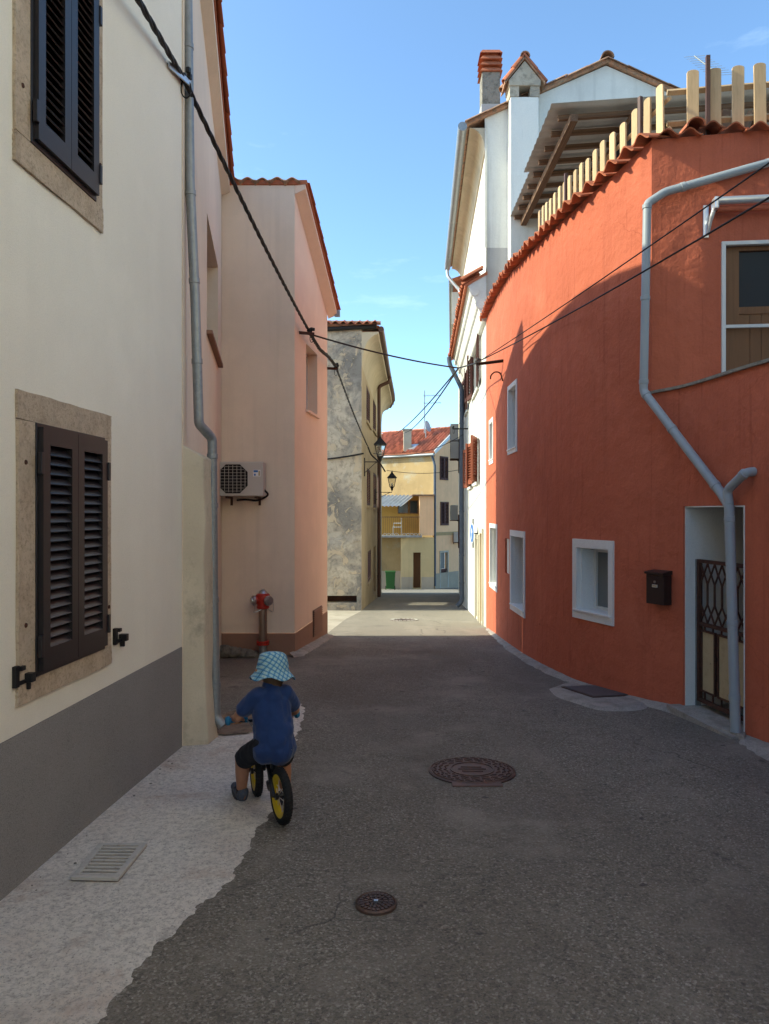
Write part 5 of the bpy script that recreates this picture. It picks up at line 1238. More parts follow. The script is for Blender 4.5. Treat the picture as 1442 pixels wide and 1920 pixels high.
# ------------------------------------------------------------------ air conditioners
def ac_unit(label, o, U, N, wd_, ht, dp_, casing, fan_side=-1, sticker=False, group=None):
    f = Fr(o, U, N); z = o[2]; t = thing('air_conditioner', label, 'air conditioner', V(o), group)
    mb = MB(); f.box(mb, -wd_/2, wd_/2, .08, .08+dp_, z, z+ht); cs_ = mb.build('casing', casing, t, smooth=0, bevel=.012)
    fc_ = fan_side*wd_*.19; r = ht*.42; fd = .08+dp_
    pts = [(fc_ + r*1.02*math.copysign(1, math.cos(a))*min(1, abs(math.cos(a))*1.25), z+ht*.5 + r*math.copysign(1, math.sin(a))*min(1, abs(math.sin(a))*1.25)) for a in [math.pi/8 + math.pi/4*k for k in range(8)]]
    MB().prism([f.p(a, fd+.001, b) for a, b in pts], f.N*.004).build('fan_opening', M['dark'], t, smooth=0)
    MB().lathe([(r*.25, .0), (r*.2, .006)], f.p(fc_, fd+.005, z+ht*.5), f.N, 16).build('fan_hub', M['black'], t)
    for k in range(7):
        q = fc_ - r*.85 + r*1.7*k/6; hgt = 2*math.sqrt(max(0, r*r - (q-fc_)**2*.8))*.95
        piece('grille_bar', casing, t, f.p(q, fd+.010, z+ht*.5), f.U, f.N, ZA, .005, .004, hgt)
    for k in range(9):
        q = -r*.85 + r*1.7*k/8; wdt = 2*math.sqrt(max(0, r*r - q*q*.8))*.95
        piece('grille_bar', casing, t, f.p(fc_, fd+.014, z+ht*.5+q), f.U, f.N, ZA, wdt, .004, .004)
    if sticker:
        mb = MB(); f.box(mb, wd_*.27, wd_*.44, fd, fd+.003, z+ht*.57, z+ht*.76); st_ = mb.build('sticker', M['sign_white'], t, smooth=0)
        mb = MB(); f.box(mb, wd_*.28, wd_*.38, fd+.003, fd+.0045, z+ht*.69, z+ht*.75); mb.build('sticker_print', M['sign_blue'], st_, smooth=0)
        mb = MB(); f.box(mb, wd_*.29, wd_*.33, fd+.003, fd+.0045, z+ht*.59, z+ht*.65); mb.build('sticker_print', M['sign_blue'], st_, smooth=0)
        mb = MB(); f.box(mb, wd_*.39, wd_*.43, fd+.003, fd+.0045, z+ht*.59, z+ht*.73); mb.build('sticker_print', M['panel'], st_, smooth=0)
    for q in (-wd_*.33, wd_*.33):
        mb = MB(); f.box(mb, q-.015, q+.015, .0, .10+dp_, z-.03, z-.002); f.box(mb, q-.015, q+.015, .0, .02, z-.12, z-.03); mb.build('bracket', M['rust'], t, smooth=0)
    MB().tube(cat_rom([f.p(wd_*.45, .1+dp_*.5, z+.1), f.p(wd_*.56, .08+dp_*.3, z+.02), f.p(wd_*.3, .06, z-.05), f.p(0, .05, z-.04), f.p(-wd_*.2, .02, z-.05)], 5), .014, 7).build('hose', M['black'], t)
    return t
o = P(461, 930, 10.02); ac_unit('air conditioner with an octagonal fan grille on the pink house', V((o.x, 10.02, P(0, 930, 9.68).z)), V((1, 0, 0)), V((0, -1, 0)), .575, .45, .24, M['ac_white'], -1, True)
f = ew_.fr(3.6)
def ac_side(label, px, py, Y, cas=M['ac_grey']):
    u = (Y-21.75)/(32.5-21.75)*ew_.len; f = ew_.fr(u); return ac_unit(label, f.p(0, 0, P(0, py, Y).z), f.U, f.N, .75, .55, .27, cas, -1, False, 'air conditioners on the far right houses')
ac_side('upper of two stacked air conditioners high on the pale yellow house', 856, 828, 24.6)
ac_side('lower of two stacked air conditioners on the pale yellow house', 856, 861, 24.4)
ac_side('lone air conditioner halfway down the pale yellow house', 857, 975, 27.5)
k = gw.upx(855); f = gw.fr(k); ac_unit('air conditioner beside the far ochre house door, fan to the street', f.p(0, 0, gw.zpx(k, 1016)), f.U, f.N, .78, .55, .3, M['frame_white'], 1, False, 'air conditioners on the far right houses')

# ------------------------------------------------------------------ lanterns
def lantern(label, c, wall_pt, s=1.0):
    t = thing('street_lantern', label, 'lantern', c, 'wall lanterns')
    c = V(c); h = .42*s; wt, wb = .19*s, .10*s       # half widths top and bottom
    pts = lambda w_, z: [c + V((x*w_, y*w_, z)) for x, y in ((-1,-1),(1,-1),(1,1),(-1,1))]
    lo, hi = pts(wb, .12*s), pts(wt, .12*s+h)
    mb = MB(); 
    for q in range(4): mb.quad(lo[q], lo[(q+1) % 4], hi[(q+1) % 4], hi[q])
    mb.build('glass', M['lamp_glass'], t, smooth=0)
    for q in range(4):
        MB().tube([lo[q], hi[q]], .014*s, 6).build('frame_bar', M['black'], t); MB().tube([lo[q], lo[(q+1) % 4]], .014*s, 6).build('frame_bar', M['black'], t); MB().tube([hi[q], hi[(q+1) % 4]], .016*s, 6).build('frame_bar', M['black'], t)
    z = .12*s+h; a, b, d_ = pts(wt*1.22, z), pts(wt*.62, z+.14*s), pts(wt*.22, z+.24*s); mb = MB()
    for q in range(4): mb.quad(a[q], a[(q+1) % 4], b[(q+1) % 4], b[q]); mb.quad(b[q], b[(q+1) % 4], d_[(q+1) % 4], d_[q])
    mb.poly(d_); mb.poly(a); mb.build('lamp_roof', M['black'], t, smooth=0)
    MB().lathe([(.04*s, 0), (.05*s, .03*s), (.02*s, .06*s), (.025*s, .08*s), (.0, .12*s)], c + ZA*(z+.235*s), ZA, 10, False).build('finial', M['black'], t)
    MB().lathe([(.02*s, -.06*s), (.05*s, -.02*s), (.06*s, .05*s), (.10*s, .12*s)], c, ZA, 12).build('base_cup', M['black'], t)
    MB().lathe([(.035*s, .12*s), (.045*s, .2*s), (.045*s, .26*s), (.0, .3*s)], c, ZA, 10, False).build('bulb', M['sign_white'], t)
    wp = V(wall_pt); MB().tube([wp, V((c.x, c.y, wp.z)), c - ZA*.05*s], .016*s, 8).build('arm', M['black'], t)
    MB().tube(cat_rom([wp - ZA*.30, wp + V((.10, 0, -.22)), V((c.x-.14, c.y, wp.z-.04)), V((c.x-.05, c.y, wp.z))], 5), .011*s, 6).build('arm_scroll', M['black'], t)
    MB().box(wp + V((.01, 0, -.14)), .03, .07, .5).build('wall_plate', M['black'], t, smooth=0)
lc = P(713, 866, 20.0); lantern('black lantern on the near corner of the weathered house', lc + V((0, 0, .05)), V((cs.pos(1.0).x, 20.0, lc.z)), .76)
lc = P(735, 922, 25.6); lantern('black lantern farther down the weathered house, before the ochre wall', lc + V((0, 0, .08)), V((cs.pos(6.6).x, 25.6, lc.z-.02)), .74)

# ------------------------------------------------------------------ cables and their brackets
def sag(a, b, s, n=14): return [V(a).lerp(V(b), i/n) - ZA*(4*s*(i/n)*(1-i/n)) for i in range(n+1)]
def rope(path, r, strands, pitch, name, label, group=None, wob=1.0):
    path = [V(p) for p in path]; t = thing(name, label, 'cable', path[0], group); 
    dense = []
    for a, b in zip(path, path[1:]):
        n = max(2, int((b-a).length/.05))
        dense += [a.lerp(b, i/n) for i in range(n)]
    dense.append(path[-1])
    for s_ in range(strands):
        out = []; L_ = 0
        for i, p in enumerate(dense):
            if i: L_ += (p-dense[i-1]).length
            d = (dense[min(i+1, len(dense)-1)] - dense[max(i-1, 0)]).normalized(); x = d.cross(ZA).normalized(); y = d.cross(x)
            a = 2*math.pi*(s_/strands + L_/pitch); out.append(p + (x*math.cos(a) + y*math.sin(a))*r*.9*wob)
        MB().tube(out, r, 6).build('strand', M['cable'], t)
    return t
k0 = P(258, -8, 4.35); k1 = P(347, 152, 5.42) ; k2 = P(578, 618, 10.35); k3 = P(630, 688, 12.28); k4 = P(690, 838, 19.7)
st0 = k1 + (k0-k1)*3.2
rope(sag(st0, k1, .02) , .011, 3, .5, 'power_cable', 'thick twisted black cable running along the cream house')
rope(sag(k1, k2, .05, 24), .011, 3, .5, 'power_cable', 'long twisted black cable from cream house to pink house bracket')
rope(cat_rom([k2, k2.lerp(k3, .35) + V((.0, 0, -.06)), k2.lerp(k3, .7)+V((.0, 0, .0)), k3], 6), .014, 3, .22, 'power_cable', 'short knotted cable between the two pink house brackets', None, 1.3)
rope(sag(k3, k4, .06, 20), .010, 2, .5, 'power_cable', 'twisted cable dropping from pink house to the near lantern')
def wire(pts, r, label): 
    o = MB().tube(pts, r, 6).build('overhead_wire', M['cable'], smooth=60); return tag(o, label, 'wire', 'overhead wires')
jx = P(860, 690, 13.3); rt = P(893, 681, 11.75)
wire(sag(k2 + V((.05, .1, -.05)), jx, .05), .013, 'wire crossing the street from pink house bracket to red house')
wire([jx, rt], .013, 'short wire from the mid air junction to the red wall bracket')
wire(sag(jx, P(741, 815, 31), .12), .014, 'upper of two wires slanting down to the ochre house')
wire(sag(jx, P(757, 812, 38), .25), .015, 'lower of two wires slanting down to the ochre house chimney')
def wr(px, py, Y): return P(px, py, Y)
e1 = wr(1442, 300, 4.7); e2 = wr(1442, 360, 4.7)
wire(sag(rt, e1 + (e1-rt)*.25, .03), .0065, 'thinner upper wire crossing in front of the red wall')
wire(sag(rt + V((0, 0, .01)), e2 + (e2-rt)*.25, .06), .0085, 'thicker lower wire crossing in front of the red wall')
wire(sag(P(700, 850, 19.7), P(868, 815, 19.8), .25), .008, 'slack thin wire strung between weathered house and white house')
wire(sag(P(725, 882, 25.5), P(866, 880, 26.5), .12), .009, 'thin slack wire below the lanterns to the far right house')
wire(sag(P(598, 862, 18.98), P(682, 850, 18.95), .02), .022, 'black cable fixed along the face of the weathered house')
wire(cat_rom([k4, P(696, 852, 19.8), P(706, 862, 19.9), P(714, 871, 20.0), P(722, 884, 20.6)], 5), .02, 'cable looping around the near lantern bracket')
def bracket(label, a, b, s=.03, mat=None):
    a, b = V(a), V(b); t = thing('cable_bracket', label, 'bracket', a, 'cable brackets'); U = (b-a).normalized(); Wd = U.cross(ZA).normalized()
    mb = MB().box((a+b)/2, (b-a).length, s, s*.25, U, Wd, ZA); mb.box((a+b)/2 - ZA*s*.4 + Wd*s*.4, (b-a).length, s*.25, s*.8, U, Wd, ZA); mb.build('arm', mat or M['rust'], t, smooth=0)
    c = b - U*.03 + ZA*s*.4
    for i in range(5):
        q = c + V((random.uniform(-.03, .03), random.uniform(-.04, .04), random.uniform(-.02, .05))); MB().box(q, .035, .03, .04, U, Wd, ZA).build('clamp', M['black'], t, smooth=0, bevel=.006)
    lp = [c + V((.0, 0, -.02)) + (Wd*math.cos(x)*.03 + U*math.cos(x)*.02 + ZA*(math.sin(x)*.07 - .06)) for x in [2*math.pi*k/14 for k in range(14)]]
    MB().tube(lp, .005, 5, closed=True).build('loop', M['cable'], t); return t
b1 = P(314, 156, 5.36); bracket('galvanised cable bracket at the corner of the cream house', V((aw.pos(aw.upx(312)).x, aw.pos(aw.upx(312)).y, b1.z)), P(352, 153, 5.44), .045, M['alu'])
bracket('rusty cable bracket on the near edge of the pink house', V((ps.pos(.25).x, ps.pos(.25).y, k2.z-.05)), k2 + V((.08, 0, -.05)), .045)
bracket('rusty cable bracket on the far edge of the pink house', V((ps.pos(ps.len-.02).x, PF.y-.02, k3.z-.02)), k3 + V((.03, 0, -.02)), .045)
wbk = rw_.pos(rw_.upx(944)); bracket('cable bracket with wire coil on the red wall', V((wbk.x, wbk.y, rt.z)), rt, .045)
hk = rw_.fr(rw_.upx(944)); hz_ = rw_.zpx(rw_.upx(944), 700)
tag(MB().tube(cat_rom([hk.p(0, .01, hz_-.12), hk.p(0, .05, hz_+.0), hk.p(0, .13, hz_+.02), hk.p(0, .19, hz_-.03), hk.p(0, .20, hz_-.09)], 5), .011, 8).build('conduit_hook', M['rust']), 'curved rusty conduit end below the bracket on the red wall', 'conduit')
f = fw.fr((19.0-13.72)*fw.len/7.98); bracket('small dark wire bracket on the white house', f.p(0, 0, P(0, 803, 19).z), f.p(0, .4, P(0, 803, 19).z), .035, M['black'])

# ------------------------------------------------------------------ round blue sign on the white house
f = fw.fr(fw.upx(896)); zc_ = P(0, 1000, f.o.y).z; sg_ = thing('road_sign', 'round blue road sign seen nearly edge on at the white house', 'road sign', f.p(0, .2, zc_-.3))
sc0 = f.p(0, .12, zc_); nrm_ = V((-.25, -1, 0)).normalized(); nrm_ = V((-.99, -.06, 0)).normalized()
MB().lathe([(.21, -.006), (.21, .006)], sc0, nrm_, 36).build('rim', M['sign_white'], sg_, smooth=30)
MB().lathe([(.195, .0062), (.195, .009)], sc0, nrm_, 36).build('face', M['sign_blue'], sg_, smooth=30)
U_ = ZA.cross(nrm_); mb = MB()
q = lambda a, b: sc0 + nrm_*.0095 + U_*a + ZA*b
mb.prism([q(-.024, -.13), q(.024, -.13), q(.024, .015), q(.08, .015), q(0, .13), q(-.08, .015), q(-.024, .015)], nrm_*.002); mb.build('arrow', M['sign_white'], sg_, smooth=0)
MB().box(sc0 - nrm_*.02 + ZA*0, .04, .03, .62, U_, nrm_, ZA).build('bracket', M['zinc'], sg_, smooth=0)
MB().tube([sc0 - nrm_*.03, f.p(0, 0, zc_)], .015, 6).build('arm', M['zinc'], sg_)
u_, z_ = rw_.px(913, 1075); 

# ------------------------------------------------------------------ wheelie bin, balcony chair
bb = G(732, 1104); bb.y = 37.9; bb.x = (732-721)/FPX*37.9; bb.z = gz(37.9)
bn_ = thing('wheelie_bin', 'green wheeled refuse bin by the stained ochre wall', 'refuse bin', bb)
mb = MB(); 
lo = [bb + V((x*.21, y*.2, .08)) for x, y in ((-1,-1),(1,-1),(1,1),(-1,1))]; hi = [bb + V((x*.25, y*.27, .9)) for x, y in ((-1,-1),(1,-1),(1,1),(-1,1))]
for q in range(4): mb.quad(lo[q], lo[(q+1) % 4], hi[(q+1) % 4], hi[q])
mb.poly(lo); mb.build('body', M['bin'], bn_, smooth=0, bevel=.02)
MB().prism([bb + V((-.27, -.3, .9)), bb + V((.27, -.3, .9)), bb + V((.27, .3, .9)), bb + V((-.27, .3, .9))], (0, 0, .07)).build('lid', M['bin'], bn_, smooth=0, bevel=.03)
MB().tube([bb + V((-.24, .33, .93)), bb + V((.24, .33, .93))], .02, 8).build('handle', M['bin'], bn_)
for sx in (-1, 1): MB().lathe([(.1, -.025), (.1, .025)], bb + V((sx*.23, .17, .1)), V((1, 0, 0)), 16).build('wheel', M['black'], bn_)
cc = V((D(745, 0, 39.9).x, 39.95, zs_)); chh = thing('garden_chair', 'white garden chair on the loggia of the ochre house', 'chair', cc)
for x in (-.22, .22):
    for y in (-.2, .2): piece('leg', M['frame_white'], chh, cc + V((x, y, .21)), V((1,0,0)), V((0,1,0)), ZA, .04, .04, .42)
MB().box(cc + ZA*.43, .48, .46, .04).build('seat', M['frame_white'], chh, smooth=0, bevel=.01)
for i in range(4): piece('back_slat', M['frame_white'], chh, cc + V((.22, -.15+.1*i, .66)), V((1,0,0)), V((0,1,0)), ZA, .03, .06, .44)
MB().box(cc + V((.22, 0, .9)), .04, .46, .06).build('back_rail', M['frame_white'], chh, smooth=0)
for y in (-.22, .22): MB().tube([cc + V((.22, y, .64)), cc + V((-.2, y, .64)), cc + V((-.2, y, .42))], .02, 6).build('armrest', M['frame_white'], chh)

# ================================================================== balance bike
hd = V((math.sin(R(-26)), math.cos(R(-26)), 0)); lf_ = V((-hd.y, hd.x, 0)); rc = V((-.556, 3.99, 0)); WR = .148
slp = (gz(4.3)-gz(3.9))/.4
def bp(t, l, z): p = rc + hd*t + lf_*l; return V((p.x, p.y, gz(p.y) + z))
bk = thing('balance_bike', 'black balance bike with yellow rims and blue grips under the child', 'balance bike', bp(.2, 0, 0))
M['rubber'] = Mat('black_rubber', (.012, .012, .012), .75).m
M['bike_black'] = Mat('black_bike_paint', (.012, .012, .014), .3, spec=.5).m
m = Mat('yellow_rim', (.62, .43, .02), .4); M['rim_yellow'] = m.m
M['grip_blue'] = Mat('blue_rubber_grip', (.02, .16, .30), .6).m
M['spoke'] = Mat('spoke_steel', (.6, .6, .6), .3, .9).m
def wheel(name, t, ax):
    c = bp(t, 0, WR); tyre_r = .024; mb = MB(); R0 = WR - tyre_r
    fw_d = ax.cross(ZA).normalized()
    ring = lambda r, off, n=40: [c + (fw_d*math.cos(2*math.pi*k/n) + ZA*math.sin(2*math.pi*k/n))*r + ax*off for k in range(n)]
    ty = MB().tube(ring(R0, 0), tyre_r, 10, closed=True); 
    wh = MB().lathe([(.018, -.035), (.018, -.02), (.012, -.018), (.012, .018), (.018, .02), (.018, .035)], c, ax, 14).build(name, M['bike_black'], bk)
    ty.build('tyre', M['rubber'], wh, smooth=60)
    mt = MB(); n = 44
    for k in range(n):           # tread knobs in one part
        a = 2*math.pi*k/n; d = fw_d*math.cos(a) + ZA*math.sin(a); tg = -fw_d*math.sin(a) + ZA*math.cos(a)
        for o_ in (-.012, 0, .012): mt.box(c + d*(R0+tyre_r*(.98 if o_ == 0 else .85)) + ax*o_, .007, .008, .005, tg, ax, d)
    tr = mt.build('tread', M['rubber'], wh, smooth=0); tr['kind'] = 'stuff'
    prof = [(R0-.020, -.019), (R0-.010, -.020), (R0-.010, .020), (R0-.020, .019), (R0-.038, .010), (R0-.040, 0), (R0-.038, -.010), (R0-.020, -.019)]
    MB().lathe(prof, c, ax, 40, False).build('rim', M['rim_yellow'], wh, smooth=50)
    for k in range(12):
        a = 2*math.pi*k/12; d = fw_d*math.cos(a+.12*(-1)**k) + ZA*math.sin(a+.12*(-1)**k); d2 = fw_d*math.cos(a) + ZA*math.sin(a); sd_ = .016*(-1)**k
        MB().tube([c + d2*.014 + ax*sd_, c + d*(R0-.037)], .0022, 5).build('spoke', M['spoke'], wh)
    return c
ra = wheel('rear_wheel', 0, lf_)
TF = .47
stx = R(8); axf = (lf_*math.cos(stx) + hd*math.sin(stx)).normalized()
fa_ = wheel('front_wheel', TF, axf)
seat = bp(.13, 0, .345)
hdl, hdu = bp(.375, 0, .34), bp(.345, 0, .44)
mb = MB()
for sg in (-1, 1): mb.tube([ra + lf_*.04*sg, ra + lf_*.04*sg + hd*.06 + ZA*.06, bp(.16, .018*sg, .25)], [.011, .012, .014], 8)
mb.tube([bp(.12, 0, .20), bp(.20, 0, .25), hdl.lerp(hdu, .4)], [.02, .024, .022], 10); mb.tube([bp(.17, 0, .17), bp(.14, 0, .26), seat - ZA*.03], [.02, .018, .014], 10)
mb.tube([bp(.11, 0, .20), bp(.19, 0, .13), bp(.24, 0, .15)], [.018, .02, .012], 8)
mb.build('frame', M['bike_black'], bk, smooth=50)
MB().tube([hdl - ZA*.02, hdu], .02, 12).build('head_tube', M['bike_black'], bk)
mb = MB()
for sg in (-1, 1): mb.tube([fa_ + axf*.045*sg, bp(.40, .045*sg, .30), hdl + axf*.02*sg], [.010, .012, .012], 8)
mb.build('fork', M['bike_black'], bk, smooth=50)
barc = bp(.335, 0, .495); LB = .20
M['silver'] = M['alu']
MB().tube([hdu, barc], .014, 10).build('stem', M['rubber'], bk)
lat = (lf_*math.cos(R(4)) + ZA*.02).normalized()
bar = MB().tube([barc - lat*LB, barc - lat*.08 + ZA*-.012, barc + lat*.08 - ZA*.012, barc + lat*LB], .010, 10).build('handlebar', M['bike_black'], bk)
MB().box(barc - hd*.03 - ZA*.02, .10, .03, .075, lat, hd, ZA).build('bar_pad', M['rubber'], bar, smooth=0, bevel=.012)
for sg in (-1, 1):
    MB().tube([barc + lat*(sg*(LB-.095)), barc + lat*(sg*(LB+.003))], .014, 12).build('grip', M['grip_blue'], bar)
    MB().lathe([(.012, -.008), (.024, -.004), (.026, .008), (.020, .018), (.0, .022)], barc + lat*sg*LB, lat*sg, 14, False).build('grip_end', M['grip_blue'], bar)
    MB().lathe([(.014, -.006), (.020, -.005), (.020, .005), (.014, .006)], barc + lat*sg*(LB-.10), lat*sg, 14).build('grip_ring', M['grip_blue'], bar)
MB().tube(cat_rom([barc + lat*.10 - hd*.02, barc + lat*.05 - hd*.06 - ZA*.07, bp(.34, .02, .38)], 5), .004, 6).build('brake_cable', M['steel'], bk)
mb = MB(); mb.lathe([(.0, -.02), (.05, -.02), (.062, -.005), (.05, .008), (.0, .012)], seat, ZA, 18, False); st_o = mb.build('saddle', M['rubber'], bk, smooth=60)

# ================================================================== child
def capsules(caps, voxel, smooth_n, name, mat, parent, disp=None):
    bm = bmesh.new()
    for (a, b, ra_, rb_) in caps:
        a, b = V(a), V(b); mb = MB(); d = b-a; L_ = d.length; ax = d.normalized() if L_ > 1e-5 else ZA; prof = []
        for k in range(7): t = math.pi/2*k/6; prof.append((max(ra_*math.sin(t), 1e-4), -ra_*math.cos(t)))
        for k in range(7): t = math.pi/2*k/6; prof.append((max(rb_*math.cos(t), 1e-4), L_+rb_*math.sin(t)))
        mb.lathe(prof, a, ax, 16); me = bpy.data.meshes.new('t'); me.from_pydata(mb.v, [], mb.f); bm.from_mesh(me); bpy.data.meshes.remove(me)
    bmesh.ops.recalc_face_normals(bm, faces=bm.faces)
    me = bpy.data.meshes.new(name); bm.to_mesh(me); bm.free()
    o = bpy.data.objects.new(name, me); COL.objects.link(o)
    md = o.modifiers.new('r', 'REMESH'); md.mode = 'VOXEL'; md.voxel_size = voxel
    if smooth_n:
        ms = o.modifiers.new('s', 'SMOOTH'); ms.factor = .5; ms.iterations = smooth_n
    dg_ = bpy.context.evaluated_depsgraph_get(); m2 = bpy.data.meshes.new_from_object(o.evaluated_get(dg_)); m2.name = name
    bpy.data.objects.remove(o); bpy.data.meshes.remove(me)
    if disp:
        for v in m2.vertices: v.co += v.normal*disp(v.co)
    m2.materials.clear(); m2.materials.append(mat)
    for p in m2.polygons: p.use_smooth = True
    return link(name, m2, parent)
from mathutils import noise as mn
m = Mat('skin', (.38, .19, .115), .55); m.b.inputs['Subsurface Weight'].default_value = .15; m.b.inputs['Subsurface Radius'].default_value = (.01, .004, .002); m.mix(m.ramp(m.noise(14, 4), .5, .75, 0, .35), (.30, .135, .08)); M['skin'] = m.m
m = Mat('navy_cotton', (.012, .036, .125), .9); m.mix(m.ramp(m.noise(9, 4), .45, .75, 0, .5), (.009, .025, .09)); m.bump(m.noise(220, 2), .3, .002); m.b.inputs['Sheen Weight'].default_value = .2; M['shirt'] = m.m
m = Mat('charcoal_cotton', (.016, .017, .022), .9); m.bump(m.noise(200, 2), .3, .002); M['shorts'] = m.m
m = Mat('grey_blue_shoe', (.055, .07, .10), .7); m.mix(m.ramp(m.noise(70, 3), .5, .6, 0, .7), (.10, .09, .085)); m.mix(m.ramp(m.noise(40, 2), .62, .66, 0, .8), (.30, .12, .05)); M['shoe'] = m.m
M['sole'] = Mat('grey_sole', (.06, .06, .065), .8).m
M['hair'] = Mat('light_brown_hair', (.10, .06, .03), .7).m
ch_ = thing('person', 'small child in plaid sun hat and navy shirt riding a balance bike', 'person', bp(.13, 0, 0))
hipc = seat + ZA*.055 - hd*.005
tilt = hd*.05
hipL, hipR = hipc + lf_*.05, hipc - lf_*.05
chest = hipc + hd*.055 + ZA*.20; neck = hipc + hd*.08 + ZA*.30 - lf_*.01; head = hipc + hd*.105 + ZA*.375 - lf_*.022
shL, shR = chest + lf_*.088 + ZA*.055, chest - lf_*.088 + ZA*.055
haL = barc + lat*(LB-.045) + ZA*.012; haR = barc - lat*(LB-.045) + ZA*.012
elL = shL.lerp(haL, .5) + lf_*.045 - ZA*.045; elR = shR.lerp(haR, .5) - lf_*.045 - ZA*.045
fL = G(456, 1496); fL = V((-.835, 4.33, gz(4.33)+.045)); knL = hipL.lerp(fL, .48) + hd*.085 + lf_*.04 + ZA*.03
fR = bp(.27, -.115, .04); knR = hipR.lerp(fR, .48) + hd*.10 - lf_*.03 + ZA*.02
caps = [(hipL, hipR, .055, .055), (hipc, chest, .06, .06), (chest, chest + ZA*.03, .06, .05), (shL - lf_*.012, shR + lf_*.012, .032, .032), (neck - ZA*.04, head, .04, .042), (head + ZA*.0, head + ZA*.02 + hd*.008, .078, .074), (head + hd*.03 - ZA*.035, head + hd*.05 - ZA*.045, .05, .036),
        (shL - ZA*.004, elL, .030, .028), (elL, haL - hd*.02, .029, .021), (shR - ZA*.004, elR, .030, .028), (elR, haR - hd*.02, .029, .021),
        (hipL, knL, .05, .044), (knL, knL.lerp(fL, .35), .043, .041), (knL.lerp(fL, .35), fL, .041, .027), (hipR, knR, .05, .044), (knR, knR.lerp(fR, .35), .043, .041), (knR.lerp(fR, .35), fR, .041, .027)]
# ears and nose
for sg in (-1, 1): caps.append((head + lf_*.082*sg - ZA*.01, head + lf_*.088*sg + ZA*.012 - hd*.006, .013, .014))
caps.append((head + hd*.088 - ZA*.012, head + hd*.098 - ZA*.02, .011, .012))
# hands: palm over the grip and five fingers curled round the bar
for ha, sg in ((haL, 1), (haR, -1)):
    caps.append((ha - hd*.02 + lat*.018*sg, ha - hd*.018 - lat*.014*sg, .017, .016))
    for k in range(4):
        o_ = lat*((.024-.015*k)*sg); r_ = .0075 if k else .0068; kn = ha + o_ - hd*.006 + ZA*.012; mid = ha + o_ + hd*(.020-.002*abs(k-2)) + ZA*.002; tip = ha + o_ + hd*.014 - ZA*.024; t2 = ha + o_ - hd*.006 - ZA*.030
        caps += [(ha - hd*.02 + o_*.9, kn, .010, .009), (kn, mid, .009, r_+.0008), (mid, tip, r_+.0008, r_), (tip, t2, r_, r_-.0008)]
    th0 = ha - hd*.022 - lat*.020*sg - ZA*.004; th1 = ha - hd*.014 - lat*.036*sg - ZA*.012; th2 = ha + hd*.006 - lat*.040*sg - ZA*.022
    caps += [(th0, th1, .010, .009), (th1, th2, .009, .0075)]
body = capsules(caps, .0045, 3, 'body', M['skin'], ch_)
# face, seen only from the front: eyes and mouth
for sg in (-1, 1): MB().lathe([(.0, -.004), (.009, .0), (.0, .004)], head + hd*.078 + lf_*.03*sg + ZA*.008, hd, 10, False).build('eye', M['black'], body)
MB().tube([head + hd*.082 + lf_*.02 - ZA*.048, head + hd*.089 - ZA*.05, head + hd*.082 - lf_*.02 - ZA*.048], .004, 6).build('mouth', M['p_plinth'], body)
capsules([(head + ZA*.01 - hd*.004, head + ZA*.015, .081, .078), (head - hd*.025 - ZA*.03, head - hd*.015, .062, .072), (head - hd*.04 - ZA*.06, head - hd*.03 - ZA*.03, .045, .055)], .006, 2, 'hair', M['hair'], ch_)
# shirt with folds
slL, slR = shL.lerp(elL, .62), shR.lerp(elR, .62)
hem = hipc - ZA*.035 - hd*.012
sc_caps = [(hem + lf_*.055, hem - lf_*.055, .066, .066), (hem + lf_*.036 + ZA*.02, chest + lf_*.036, .078, .072), (hem - lf_*.036 + ZA*.02, chest - lf_*.036, .078, .072), (hipc - hd*.03 + ZA*.02, chest - hd*.012, .078, .076), (hem - hd*.022 - lf_*.02, hem + ZA*.1 - lf_*.03, .076, .072),
           (shL - lf_*.02, shR + lf_*.02, .047, .047), (shL - lf_*.01, slL, .049, .047), (shR + lf_*.01, slR, .049, .047), (chest + ZA*.05, neck - ZA*.005, .062, .050), (chest + ZA*.04 - hd*.02, neck - hd*.012 - ZA*.01, .06, .046)]
def folds(co):
    k = (co - hem).dot(ZA); amp = .010*max(.25, 1 - abs(k-.05)/.22)
    return amp*mn.noise(V((co.x*13, co.y*13, co.z*22 + 9*co.x))) + .0035*mn.noise(co*38) + .0025*math.sin((co.z + co.dot(lf_)*.6)*60 + 3*mn.noise(co*9))*max(0, 1-abs(k-.06)/.2) + .003
def cut(o, p, n_):                           # open the garment along a plane so that it ends in a clean hem
    bm = bmesh.new(); bm.from_mesh(o.data); bmesh.ops.bisect_plane(bm, geom=bm.verts[:]+bm.edges[:]+bm.faces[:], plane_co=p, plane_no=n_, clear_outer=True)
    bm.to_mesh(o.data); bm.free()
shirt = capsules(sc_caps, .006, 4, 'shirt', M['shirt'], ch_, folds)
cut(shirt, slL + (slL-shL).normalized()*.012, (elL-shL).normalized()) if False else None
shorts_caps = [(hipL, hipR, .07, .07), (hipL, hipL.lerp(knL, .82), .068, .06), (hipR, hipR.lerp(knR, .82), .068, .06), (hipL.lerp(knL, .6), hipL.lerp(knL, .86), .066, .062)]
capsules(shorts_caps, .006, 3, 'shorts', M['shorts'], ch_, lambda co: .005*mn.noise(co*26))
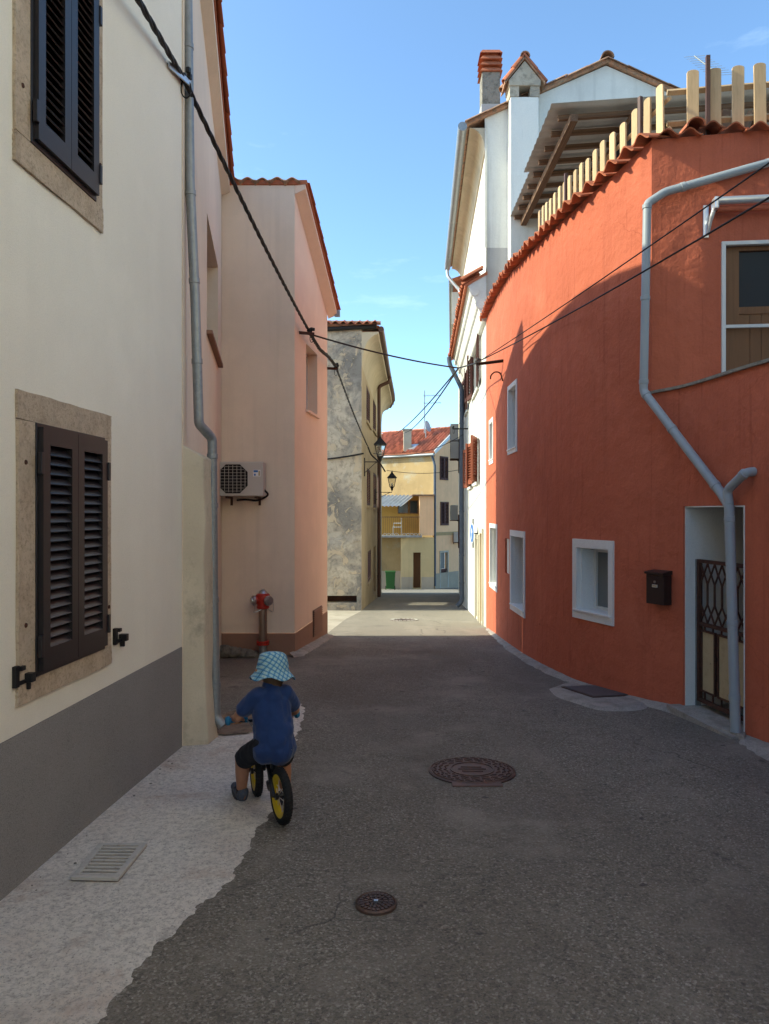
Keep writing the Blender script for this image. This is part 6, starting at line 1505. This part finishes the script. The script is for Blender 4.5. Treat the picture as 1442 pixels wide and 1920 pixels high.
# shoes
def shoe(ft, toe, tilt_z, name):
    tz = V((toe.x, toe.y, 0)).normalized(); d = (tz + ZA*tilt_z).normalized(); sd_ = tz.cross(ZA)
    up_ = sd_.cross(d) if sd_.cross(d).z > 0 else d.cross(sd_)
    c = ft - ZA*.012 - d*.012
    o = capsules([(c - up_*.002, c + d*.03, .032, .033), (c + d*.03 - up_*.004, c + d*.085 - up_*.010, .033, .027), (c + d*.085 - up_*.010 + sd_*.01, c + d*.10 - up_*.012 - sd_*.006, .026, .026), (c + up_*.005, c + up_*.03, .033, .033)], .005, 2, name, M['shoe'], ch_)
    mb = MB(); pts = []
    for k in range(20):
        a = 2*math.pi*k/20; pts.append(c + d*(.042 + .088*math.cos(a)) + sd_*.034*math.sin(a) - up_*.036)
    mb.prism(pts, up_*.014); mb.build('sole', M['sole'], o, smooth=50)
    for k in range(2): 
        q = c + d*(.035+.028*k) + up_*(.030-.006*k); MB().tube([q + sd_*.028 - up_*.012, q + up_*.004, q - sd_*.028 - up_*.012], .006, 6).build('strap', M['sole'], o)
    return o
shoe(fL, V((-.55, .85, 0)), .42, 'shoe'); shoe(fR, hd, .0, 'shoe')
capsules([(fL + (knL-fL).normalized()*.0, fL + (knL-fL).normalized()*.03, .031, .031)], .005, 1, 'sock', M['shorts'], ch_)
# plaid bucket hat
m = Mat('plaid_cotton', (.40, .55, .60), .9)
def stripes(m, axis_v, freq, lo, hi, off=0.):
    d = m.n('ShaderNodeVectorMath'); d.operation = 'DOT_PRODUCT'; d.inputs[1].default_value = axis_v; m.l(m.co, d.inputs[0])
    a = m.n('ShaderNodeMath'); a.operation = 'MULTIPLY_ADD'; a.inputs[1].default_value = freq; a.inputs[2].default_value = off; m.l(d.outputs['Value'], a.inputs[0])
    f_ = m.n('ShaderNodeMath'); f_.operation = 'FRACT'; m.l(a.outputs[0], f_.inputs[0])
    g_ = m.n('ShaderNodeMath'); g_.operation = 'GREATER_THAN'; g_.inputs[1].default_value = lo; m.l(f_.outputs[0], g_.inputs[0])
    l_ = m.n('ShaderNodeMath'); l_.operation = 'LESS_THAN'; l_.inputs[1].default_value = hi; m.l(f_.outputs[0], l_.inputs[0])
    return m.mul(g_.outputs[0], l_.outputs[0])
a1, a2 = tuple((lf_*.75 + ZA*.66)), tuple((lf_*-.66 + ZA*.75 + hd*.25))
for ax_, of in ((a1, 0.), (a2, .3)):
    m.mix(m.mul(stripes(m, ax_, 42, 0, .5, of), .55), (.06, .28, .46)); m.mix(m.mul(stripes(m, ax_, 42, .18, .29, of), .95), (.02, .07, .20)); m.mix(m.mul(stripes(m, ax_, 42, .70, .78, of), .5), (.30, .45, .12))
m.bump(m.noise(260, 2), .3, .002); M['plaid'] = m.m
hc = head + ZA*.012 - hd*.006; hax = (ZA + hd*.16 - lf_*.08).normalized()
prof = [(.001, .100), (.03, .099), (.056, .093), (.072, .082), (.081, .062), (.088, .03), (.092, .002), (.093, -.006), (.106, -.022), (.121, -.040), (.129, -.050), (.127, -.053), (.105, -.028), (.090, -.008), (.086, .02)]
hat = MB().lathe(prof, hc, hax, 40, False).build('sun_hat', M['plaid'], ch_, smooth=60)
for v in hat.data.vertices:
    r = v.co - hc; h_ = r.dot(hax); k = max(0, -h_ - .005)/.055
    an = math.atan2(r.dot(lf_), r.dot(hd)); v.co += hax*(.012*k*math.sin(an*5+.6)) + (r - hax*h_).normalized()*(.006*k*math.sin(an*3) + .004*mn.noise(v.co*22))
MB().tube([hc + hax*-.012 + (lf_*math.cos(q) + (hax.cross(lf_))*math.sin(q))*.0945 for q in [2*math.pi*k/40 for k in range(40)]], .0022, 5, closed=True).build('hat_seam', M['plaid'], hat)
